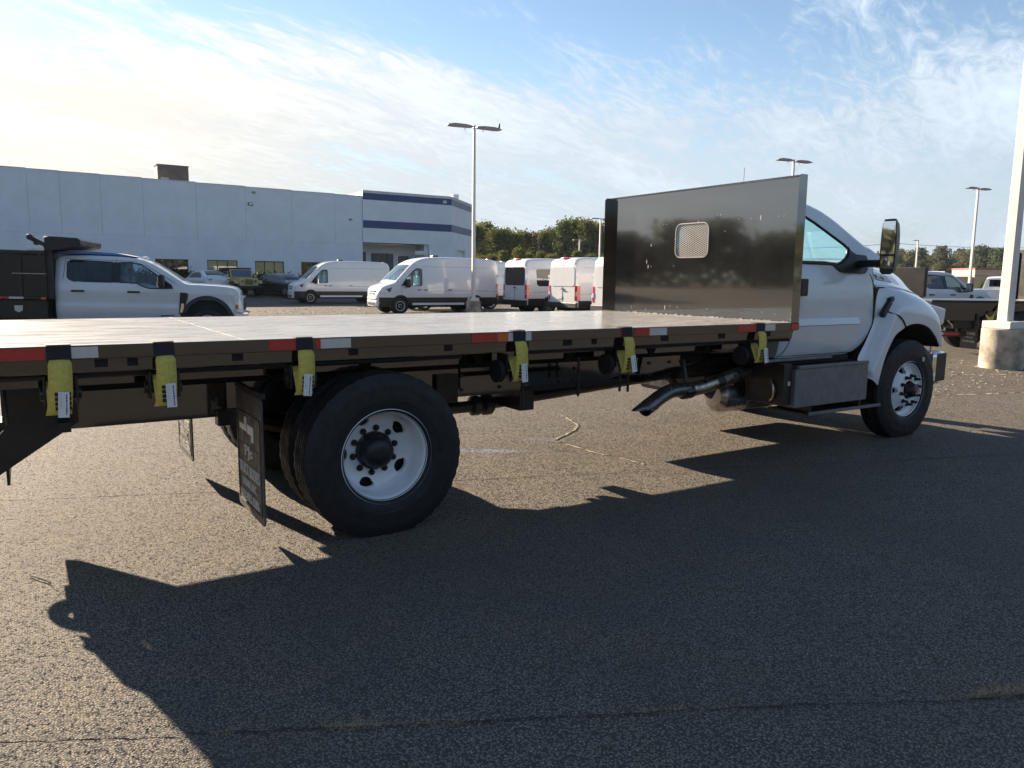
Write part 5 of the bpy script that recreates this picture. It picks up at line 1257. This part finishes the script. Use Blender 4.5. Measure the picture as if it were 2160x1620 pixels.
van_at(14.35, 28.0, R(178), 'white cargo van whose tail stands behind the tall central light pole')
van_at(17.2, 31.3, R(178), 'white van mostly hidden behind the one at the central pole')
van_at(20.55, 22.2, R(2), 'rear facing white van with closed blank rear doors and red roof lamp')
van_at(19.9, 18.35, R(2), 'white van partly hidden by the black headboard edge')
pv_ = make_van('rear facing white van with black rear windows and side glass', VG, True); pv_.location = (20.35, 25.6, 0); pv_.rotation_euler = (0, 0, R(1))

# ------------------------------------------------------------------ crew cab pickup cab (x forward, cab back at 0, bumper at 4.25)
PW = [(3.38, .56)]
def make_crew(label, cat, group=None, paint='white_paint', bed=False, name='crew_cab_truck'):
    t = T(name, label, cat, (0, 0, 0), 0, group)
    top = smooth_tab([(.0, 1.97), (.05, 2.03), (.2, 2.065), (.8, 2.085), (1.5, 2.07), (1.8, 2.03), (2.05, 1.95), (2.4, 1.75), (2.75, 1.52), (2.90, 1.445), (3.2, 1.43), (3.7, 1.41), (3.95, 1.38), (4.09, 1.33), (4.17, 1.23), (4.2, 1.08)], 5)
    hz = lerp_tab([(.5, .93), (.7, .99), (.85, 1.0), (.95, .985), (1.2, 1.0), (1.38, .985), (1.46, .955), (1.95, .80), (2.1, .76)])
    pl = lerp_tab([(0, -.03), (.06, 0), (2.7, 0), (3.0, .0), (3.9, -.01), (4.1, -.07), (4.2, -.2)])
    half = lambda x, z: hz(z) + pl(x)
    base = lerp_tab([(0, .55), (2.7, .55), (2.75, .55), (4.2, .62)]); wh_ = PW + ([(-1.5, .5)] if bed else [])
    bot = arch(base, PW, .50, 1.03)
    mb = shell(MB(), stations(0, 4.2, .07, PW), top, bot, half, .11, .03, 26, 12)
    w1 = [(.26, 1.55), (.30, 1.49), (.40, 1.455), (.6, 1.445), (1.24, 1.44), (1.24, 1.93), (.34, 1.955), (.26, 1.90)]
    w2 = [(1.40, 1.44), (1.75, 1.435), (1.92, 1.36), (2.05, 1.32), (2.30, 1.32), (2.60, 1.33), (2.56, 1.40), (2.05, 1.78), (1.86, 1.89), (1.65, 1.935), (1.40, 1.935)]
    w2s = [(1.40, 1.44), (1.75, 1.435), (1.92, 1.36), (2.05, 1.32), (2.22, 1.32), (2.22, 1.655), (2.05, 1.78), (1.86, 1.89), (1.65, 1.935), (1.40, 1.935)]
    parts = []
    for tg_ in ('R', 'L'): parts.append(('rear_door_window', mb.cut(tg_, (0, 2), w1), 'glass_dark')); parts.append(('front_door_window', mb.cut(tg_, (0, 2), w2s), 'glass'))
    parts.append(('windshield', mb.cut('top', (0, 1), [(2.08, -.68), (2.80, -.84), (2.80, .84), (2.08, .68)]), 'glass'))
    mb.build('cab', paint, t, smooth=True, angle=45)
    for n_, m_, k in parts: m_.build(n_, k, t, smooth=True)
    for P in sidepoly(half, w1 + [w1[0]], .002) + sidepoly(half, w2 + [w2[0]], .002): MB().tube(P, .014, 5, False).build('window_trim', 'black_plastic', t)
    qt = MB()
    for s_ in (-1, 1):
        qt.add([(x, s_*(half(x, z) + .005), z) for x, z in ((1.24, 1.44), (1.40, 1.44), (1.40, 1.935), (1.24, 1.93))], [(0, 1, 2, 3)]); qt.add([(x, s_*(half(x, z) + .005), z) for x, z in ((2.22, 1.32), (2.60, 1.33), (2.56, 1.40), (2.22, 1.655))], [(0, 1, 2, 3)])
    qt.build('pillar_trim', 'black_plastic', t)
    sideseams(half, [[(1.32, .6), (1.32, 1.44)], [(.16, .6), (.17, 1.5), (.22, 1.97)], [(2.72, .62), (2.70, 1.40)], [(1.32, 1.93), (1.32, 2.0)], [(.22, 1.985), (1.7, 1.965), (2.05, 1.84), (2.66, 1.45)]], t, .005)
    for x in (.36, 1.58):
        for s_ in (-1, 1):
            y = s_*(half(x, 1.22) + .018); MB().box(x - .01, x + .27, y - .016, y + .016, 1.20, 1.245).build('door_handle', 'black_plastic', t, bevel=.008)
    for s_ in (-1, 1):
        ar = MB()
        for k in range(24):
            a0, a1 = PI*k/24*1.0, PI*(k+1)/24
            q = []
            for a, r_ in ((a0, .555), (a1, .555), (a1, .645), (a0, .645)):
                x = 3.38 + r_*math.cos(a)*1.0; z = .50 + r_*math.sin(a)*1.03
                q.append((x, s_*(half(min(4.1, x), z) + (.045 if r_ < .6 else .012)), z))
            ar.add(q, [(0, 1, 2, 3)])
        ar.build('wheel_arch_flare', 'black_plastic', t, smooth=True)
    wl = MB()
    for s_ in (-1, 1): wl.cyl((3.38, s_*.55, .5), (3.38, s_*.96, .5), .56, n=24)
    wl.box(.05, 4.0, -.6, .6, .45, .75); wl.build('underbody', 'black_deep', t)
    for s_ in (-1, 1):
        MI = MB().box(2.30, 2.44, 1.10 if s_ > 0 else -1.32, 1.32 if s_ > 0 else -1.10, 1.34, 1.66).build('door_mirror', 'black_plastic', t, bevel=.04)
        MB().box(2.33, 2.42, .90 if s_ > 0 else -1.105, 1.105 if s_ > 0 else -.90, 1.42, 1.49).build('mirror_arm', 'black_plastic', MI); MB().box(2.285, 2.299, s_*1.21 - .09, s_*1.21 + .09, 1.38, 1.62).build('mirror_glass', 'mirror_glass', MI)
        y = s_*(half(2.85, 1.1) + .012)
        VN = MB().prism([(2.72, .70), (2.80, .70), (2.93, 1.10), (2.94, 1.20), (2.90, 1.225), (2.76, 1.235)], y - .02, y + .02, 'xz').build('fender_vent', 'black_plastic', t, bevel=.008)
        MB().prism([(2.745, .73), (2.80, .74), (2.84, .86), (2.84, .96), (2.78, .96)], y + s_*.0205 - .002, y + s_*.0205 + .002, 'xz').build('vent_badge', 'chrome', VN)
        hp = [(4.0, 1.19), (4.15, 1.16), (4.235, 1.13), (4.235, .76), (4.15, .74), (4.07, .76)]
        yy = [half(min(x, 4.12), z) + .012 for x, z in hp]
        H = MB().add([(x, s_*y_, z) for (x, z), y_ in zip(hp, yy)] + [(x + .0, s_*(y_ - .22), z) for (x, z), y_ in zip(hp, yy)], [tuple(range(6)), tuple(range(11, 5, -1))] + [(k, 6 + k, 6 + (k+1) % 6, (k+1) % 6) for k in range(6)]).build('headlight', 'lens_clear', t)
        MB().box(4.05, 4.12, s_*.955 - .012, s_*.955 + .012, .84, .95).build('turn_signal', 'amber', H)
        MB().prism([(2.30, .63), (2.62, .655), (2.62, .675), (2.30, .66)], s_*(half(2.4, .65) + .008) - .003, s_*(half(2.4, .65) + .008) + .003, 'xz').build('door_badge', 'black_plastic', t)
    GG = MB().box(4.16, 4.24, -.72, .72, .76, 1.14).build('grille', 'chrome', t, bevel=.03)
    for k in range(3): MB().box(4.241, 4.25, -.66, .66, .80 + k*.11, .88 + k*.11).build('grille_slot', 'black_deep', GG)
    b = MB(); b.prism([(4.02, -1.0), (4.25, -.92), (4.34, -.5), (4.34, .5), (4.25, .92), (4.02, 1.0)], .52, .74, 'xy'); b.build('bumper', 'chrome', t, bevel=.03)
    for s_ in (-1, 1): car_wheel(t, 3.38, s_*.98, s_, .42, .24, 'rim_white')
    ml = MB(); ml.tube([(1.86, -.5, 2.075), (1.88, 0, 2.10), (1.86, .5, 2.075)], .022, 6); ml.build('roof_marker_lamps', 'lens_clear', t)
    it = MB(); it.box(.1, 2.7, -.88, .88, .6, 1.0); it.box(2.4, 2.8, -.85, .85, 1.0, 1.40); it.build('dashboard', 'seat_grey', t)
    se = MB()
    for x in (.35, 1.35):
        for y in (-.42, .42): se.box(x, x + .14, y - .25, y + .25, 1.0, 1.62); se.box(x + .14, x + .6, y - .25, y + .25, 1.0, 1.15); se.box(x + .03, x + .12, y - .13, y + .13, 1.64, 1.82)
    se.build('seats', 'seat_grey', t, bevel=.04)
    MB().tube([(2.26 + .05*math.sin(a), .42 + .18*math.cos(a), 1.38 + .17*math.sin(a)) for a in [k*PI/8 for k in range(17)]], .015, 5).build('steering_wheel', 'black_plastic', t)
    rw = MB(); rw.box(-.012, -.002, -.62, .62, 1.50, 1.90); rw.build('rear_window', 'glass_dark', t)
    if bed:
        bd_ = MB(); bd_.box(-2.05, -.05, -.98, -.90, .62, 1.38); bd_.box(-2.05, -.05, .90, .98, .62, 1.38); bd_.box(-2.05, -.05, -.90, .90, .62, .75); bd_.build('bed', paint, t, bevel=.03)
        tg_ = MB().box(-2.12, -2.052, -.86, .86, .66, 1.37).build('tailgate', paint, t, bevel=.02)
        for s_ in (-1, 1): MB().box(-2.13, -2.052, s_*.93 - .06, s_*.93 + .06, .85, 1.30).build('tail_light', 'red_lamp', t, bevel=.02)
        MB().box(-2.28, -2.125, -.95, .95, .50, .64).build('rear_bumper', 'chrome', t, bevel=.02)
        for s_ in (-1, 1): car_wheel(t, -1.1, s_*.98, s_, .42, .24, 'rim_white')
    return t
# dump truck at the left, seen side on, nose to the right
dt = make_crew('white crew cab dump truck with black dump body and folded tarp cover', 'truck', name='dump_truck')
dt.rotation_euler = (0, R(.9), R(-15.7)); dt.location = (-.965, 17.93, .0)
sb = MB(); sb.box(-3.4, -.12, -1.18, -1.13, 1.02, 2.14); sb.box(-3.4, -.12, 1.13, 1.18, 1.02, 2.14); sb.box(-.17, -.12, -1.13, 1.13, 1.02, 2.3); sb.box(-3.4, -.17, -1.13, 1.13, 1.0, 1.06); sb.build('dump_body', 'black_body', dt, bevel=.012)
for x in (-2.7, -2.0, -1.3, -.66): MB().box(x - .05, x + .05, -1.215, -1.181, 1.08, 2.05).build('body_rib', 'black_body', dt, bevel=.01)
MB().box(-3.4, -.12, -1.225, -1.181, 2.055, 2.14).build('top_rail', 'black_body', dt, bevel=.01); MB().box(-3.4, -.12, -1.225, -1.181, 1.0, 1.075).build('bottom_rail', 'black_body', dt, bevel=.01)
MB().box(-.80, -.10, -1.24, -1.226, 1.60, 1.615).build('body_trim', 'steel', dt)
MB().box(-3.3, -.1, -1.0, 1.0, .45, .99).build('chassis', 'black_deep', dt)
MB().box(-.13, .0, -1.12, -.98, 1.02, 2.44).build('tarp_upright', 'black_frame', dt, bevel=.01); MB().box(-.13, .0, .98, 1.12, 1.02, 2.44).build('tarp_upright', 'black_frame', dt, bevel=.01)
tb_ = MB(); tb_.prism([(-.14, 2.16), (-.02, 2.15), (.28, 2.21), (.57, 2.28), (.62, 2.33), (.62, 2.42), (.56, 2.47), (-.05, 2.49), (-.14, 2.46)], -1.14, 1.14, 'xz'); tb_.build('tarp_housing', 'black_frame', dt, bevel=.012)
am = MB(); am.cyl((-.42, -1.18, 2.45), (-.42, -1.02, 2.45), .07, n=14); am.bar((-.42, -1.10, 2.43), (-.12, -1.10, 2.28), .10, .10); am.cyl((-.30, -1.16, 2.33), (-.30, -1.05, 2.33), .06, n=12); am.build('tarp_arm_motor', 'black_frame', dt, bevel=.005)
MB().tube(curve3([(-.40, -1.17, 2.25), (-.30, -1.18, 2.12), (-.2, -1.17, 2.0)], 4), .008, 5).build('wire', 'tape_white', dt)
MB().box(-.50, -.14, -1.16, -1.05, 2.145, 2.235).build('strobe_lamp', 'lens_clear', dt, bevel=.015)
MB().prism([(.02, 2.095), (.02, 2.155), (.3, 2.178), (.8, 2.172), (1.3, 2.145), (1.75, 2.07), (1.3, 2.098), (.7, 2.11)], -.70, .70, 'xz').build('blue_roof_film', 'blue_film', dt, bevel=.01)
MB().prism([(.15, 2.179), (.3, 2.188), (.8, 2.184), (1.3, 2.158), (1.7, 2.09), (1.3, 2.149), (.8, 2.1735), (.3, 2.1795)], -.68, .68, 'xz').build('film_sheet', 'white_sheet', dt)
MB().box(-2.2, -1.62, -1.2275, -1.2255, 1.012, 1.065).build('reflective_tape', 'tape_red', dt); MB().box(-1.3, -.90, -1.2275, -1.2255, 1.015, 1.065).build('reflective_tape', 'tape_red', dt); MB().box(-.895, -.60, -1.2275, -1.2255, 1.015, 1.065).build('reflective_tape', 'tape_white', dt)
MB().box(-.24, -.14, -1.2285, -1.2255, 1.01, 1.06).build('side_marker', 'amber', dt)
MB().prism([(-.80, .74), (-.72, .70), (-.64, .74), (-.63, .86), (-.81, .86)], -1.195, -1.181, 'xz').build('maker_badge', 'tape_white', dt, bevel=.004)
MB().box(-1.4, -.12, -1.18, -.75, .55, .99).build('tool_box', 'black_body', dt, bevel=.01)
for s_ in (-1, 1): car_wheel(dt, -1.9, s_*1.02, s_, .42, .3, 'rim_white')

# ------------------------------------------------------------------ right-hand side
c2 = make_crew('white crew cab pickup with black headboard behind its cab, seen past the hood', 'truck', paint='silver_paint'); c2.location = (26.2, 12.3, 0); c2.rotation_euler = (0, 0, R(-6))
MB().box(-.30, -.14, -1.22, 1.22, 1.15, 2.22).build('headboard', 'black_body', c2, bevel=.02)
MB().box(-5.0, -.31, -1.22, 1.22, 1.03, 1.14).build('flatbed_deck', 'black_body', c2); MB().box(-5, 0, -.4, .4, .6, 1.02).build('chassis', 'black_deep', c2)
for s_ in (-1, 1): car_wheel(c2, -2.4, s_*1.05, s_, .42, .4, 'rim_white')
p3 = make_crew('white pickup with red tail lamps parked beyond the crew cab truck', 'truck', paint='van_white', bed=True, name='pickup_truck'); p3.location = (45.6, 17.7, 0); p3.rotation_euler = (0, 0, R(12))
# black bodied truck behind the pole
bt = T('black_truck', 'black flatbed truck behind the nearest light pole, red striped rear bumper', 'truck', (17.47, 4.09, 0), R(-31))
MB().box(-2.2, 1.45, 0, 2.5, 1.21, 1.262).build('deck', 'black_body', bt, bevel=.01)
MB().box(-2.2, 1.45, -.004, .05, 1.02, 1.209).build('side_rail', 'black_gloss', bt, bevel=.006); MB().box(-2.2, 1.4, .10, .2, .80, 1.019).build('long_sill', 'black_gloss', bt)
MB().box(1.38, 1.45, 0, 2.45, 1.263, 2.53).build('headboard', 'black_body', bt, bevel=.012); MB().box(1.30, 1.379, 2.36, 2.45, 1.263, 2.45).build('headboard_post', 'black_frame', bt)
MB().box(-2.1, 5.0, .8, 1.7, .62, .95).build('frame', 'black_frame', bt)
MB().box(-2.1, -1.2, .20, .32, .42, .54).build('underride_bar', 'black_frame', bt, bevel=.008)
MB().box(-1.74, -1.38, .196, .199, .452, .515).build('reflective_tape', 'tape_red', bt); MB().box(-2.1, -1.75, .196, .199, .452, .515).build('reflective_tape', 'tape_white', bt)
MB().box(-2.15, -1.70, .30, .345, .57, .83).build('rear_plate', 'flap_rubber', bt); MB().box(-1.80, -1.73, .288, .299, .68, .80).build('tag', 'yellow_tag', bt)
MB().lathe([(0, -.05), (.05, -.05), (.06, -.02), (.06, 0)], (-1.95, .28, .70), 'y', 16).build('hitch_socket', 'black_deep', bt)
MB().cyl((-1.75, .40, .84), (-1.75, .40, 1.0), .10, n=16).build('fluid_reservoir', 'reservoir', bt, smooth=True)
MB().box(-1.55, -.75, .15, .7, .60, 1.0).build('tool_box', 'black_body', bt, bevel=.012)
fl2 = MB(); fl2.box(-1.06, -1.05, .02, .64, .14, .95); F2 = fl2.build('mud_flap', 'flap_rubber', bt)
l2 = MB()
for s_, z, wd2, h in (('TRUCK BODIES', .46, .46, .062), ('DUNN, N.C.', .37, .34, .05), ('910-892-5286', .28, .46, .052)):
    q = text_mb(s_, .1, .003, wd2, h); q.xf(Matrix.Translation((-1.064, .33, z)) @ Matrix(((0, 0, -1, 0), (-1, 0, 0, 0), (0, 1, 0, 0), (0, 0, 0, 1)))); l2.add(q.v, q.f)
l2.build('lettering', 'white_letter', F2)
def big_wheel(parent, x, y, sgn):
    t = bpy.data.objects.new('wheel', None); COL.objects.link(t); t.parent = parent; t.location = (x, y, .508); t.rotation_euler = (0, 0, 0 if sgn > 0 else PI)
    for src in children(wr):
        c = src.copy(); COL.objects.link(c); c.parent = t
big_wheel(bt, 0.05, .03, 1); big_wheel(bt, 0.05, 2.47, -1)
s7 = T('tie_down_strap', 'yellow strap with dangling pale end on the black truck near the pole', 'strap', (16.93, 4.42, 1.2), R(-31))
w_ = MB(); w_.grid(lambda u, v: (-.0 - .16*u + v*.035, -.04 - .03*math.sin(u*PI), -.02 - .30*u), frange(0, 1, .125), [-1, 1]); w_.build('webbing', 'dry_straw', s7, solid=-.004)
w_ = MB(); w_.grid(lambda u, v: (-.32 + .2*u, -.05 - .02*math.sin(u*3) + .0*v, -.26 - .10*math.sin(u*PI) + v*.05*(.5 + u)), frange(0, 1, .125), [-1, 1]); w_.build('slack', 'strap_yellow', s7, solid=-.004)

# ------------------------------------------------------------------ cars by the warehouse
jp = T('jeep', 'yellow boxy off-road car with black roof facing out from the hedge', 'car', (10.3, 48.3, gz(10, 47.6)), R(-84))
jb = MB(); jb.box(-1.9, .62, -.76, .76, .62, 1.12); jb.box(.55, 1.75, -.62, .62, .70, 1.14); jb.build('body', 'jeep_yellow', jp, bevel=.05)
jf = MB()
for s_ in (-1, 1): jf.prism([(.62, .72), (.72, .98), (1.55, 1.0), (1.75, .84), (1.75, .78), (1.52, .93), (.8, .92)], s_*.62 if s_ > 0 else -.92, .92 if s_ > 0 else -.62, 'xz')
jf.build('fenders', 'jeep_yellow', jp, bevel=.01)
JG = MB().prism([(1.76, .64), (1.80, .64), (1.76, 1.13), (1.72, 1.13)], -.60, .60, 'xz').build('grille', 'jeep_yellow', jp, bevel=.02)
for k in range(7): y = -.225 + k*.075; MB().prism([(1.796, .72), (1.806, .72), (1.775, 1.06), (1.765, 1.06)], y - .022, y + .022, 'xz').build('grille_slot', 'black_deep', JG)
for s_ in (-1, 1): MB().lathe([(0, .05), (.085, .045), (.10, .03), (.10, 0)], (1.765, s_*.42, .93), 'x', 18).build('headlight', 'lens_dark', jp, smooth=True); MB().box(1.76, 1.80, s_*.78 - .06, s_*.78 + .06, .80, .88).build('parking_lamp', 'tape_white', jp)
jw = MB(); jw.prism([(.42, 1.15), (.50, 1.15), (.30, 1.70), (.22, 1.70)], -.72, .72, 'xz'); JW = jw.build('windshield_frame', 'jeep_yellow', jp, bevel=.02); MB().prism([(.485, 1.22), (.495, 1.22), (.335, 1.65), (.325, 1.65)], -.64, .64, 'xz').build('windshield', 'lens_dark', JW)
MB().box(-1.85, .28, -.74, .74, 1.705, 1.80).build('roof', 'black_plastic', jp, bevel=.04); MB().box(-1.85, .2, -.72, .72, 1.13, 1.70).build('side_glass', 'glass_dark', jp, bevel=.02)
MB().box(1.76, 1.98, -.82, .82, .50, .62).build('bumper', 'black_plastic', jp, bevel=.02)
for s_ in (-1, 1): MB().box(.38, .46, s_*.92 - .1, s_*.92 + .1, 1.16, 1.36).build('door_mirror', 'jeep_yellow', jp, bevel=.03)
for x in (1.2, -1.2):
    for s_ in (-1, 1): car_wheel(jp, x, s_*.88, s_, .39, .26, 'fixture')
def make_sedan(label, paint, loc, rz):
    t = T('sedan_car', label, 'car', loc, rz); W2 = [(1.38, .37), (-1.42, .37)]
    top = smooth_tab([(-2.4, .95), (-2.36, 1.05), (-2.1, 1.10), (-1.75, 1.14), (-1.3, 1.33), (-.8, 1.455), (-.2, 1.48), (.4, 1.42), (.9, 1.22), (1.25, 1.02), (1.9, .93), (2.25, .80), (2.4, .62)], 5)
    hz = lerp_tab([(.25, .84), (.5, .91), (.8, .92), (.95, .88), (1.2, .74), (1.48, .58)]); pl = lerp_tab([(-2.4, -.16), (-2.25, -.05), (-2, 0), (1.8, 0), (2.2, -.1), (2.4, -.3)]); half = lambda x, z: hz(z) + pl(x)
    bot = arch(.24, W2, .33, 1.); mb = shell(MB(), stations(-2.4, 2.4, .08, W2), top, bot, half, .12, .03, 18, 10)
    g1 = mb.cut('R', (0, 2), [(-1.45, 1.02), (1.0, 1.0), (.75, 1.2), (.35, 1.34), (-.5, 1.38), (-1.1, 1.25)]); g2 = mb.cut('L', (0, 2), [(-1.45, 1.02), (1.0, 1.0), (.75, 1.2), (.35, 1.34), (-.5, 1.38), (-1.1, 1.25)])
    g3 = mb.cut('top', (0, 1), [(-1.72, -.58), (-.95, -.50), (-.95, .50), (-1.72, .58)]); g4 = mb.cut('top', (0, 1), [(1.15, -.6), (.5, -.5), (.5, .5), (1.15, .6)])
    mb.build('body', paint, t, smooth=True, angle=45)
    for n_, g_ in (('side_window', g1), ('side_window', g2), ('rear_window', g3), ('windshield', g4)): g_.build(n_, 'glass_dark', t, smooth=True)
    for s_ in (-1, 1): MB().box(-2.415, -2.32, s_*.62 - .15, s_*.62 + .15, .86, .95).build('tail_light', 'lens_dark', t, bevel=.02)
    MB().box(-2.42, -2.40, -.45, .45, .885, .905).build('chrome_strip', 'chrome', t); MB().box(-2.43, -2.2, -.8, .8, .32, .45).build('bumper', 'black_plastic', t, bevel=.03)
    MB().box(-2.2, 2.1, -.7, .7, .2, .4).build('underbody', 'black_deep', t)
    for x in (1.38, -1.42):
        for s_ in (-1, 1): car_wheel(t, x, s_*.92, s_, .33, .2, 'fixture', 'alloy')
    return t
make_sedan('pale silver sedan with its rear turned to us near the hedge', 'silver_paint', (8.55, 50.0, gz(8, 50)), R(99))
make_sedan('black car in the building shade between yellow car and first van', 'car_dark', (12.9, 47.3, gz(12.9, 47)), R(-70))

# ------------------------------------------------------------------ thin morning haze over the far woods
hz_ = MB(); hz_.box(-260, 330, -130, 210, -1.5, 24)
hm_ = bpy.data.materials.new('haze'); hm_.use_nodes = True; ht = hm_.node_tree; ht.nodes.clear()
ho_ = N(ht, 'ShaderNodeOutputMaterial'); vp = N(ht, 'ShaderNodeVolumePrincipled'); vp.inputs['Color'].default_value = (.74, .85, 1., 1); vp.inputs['Density'].default_value = .00013
vp.inputs['Anisotropy'].default_value = 0.
ht.links.new(vp.outputs[0], ho_.inputs['Volume']); M['haze'] = hm_
tag(hz_.build('haze', 'haze'), 'thin pale haze hanging in the air over the whole lot', 'haze', kind='stuff')
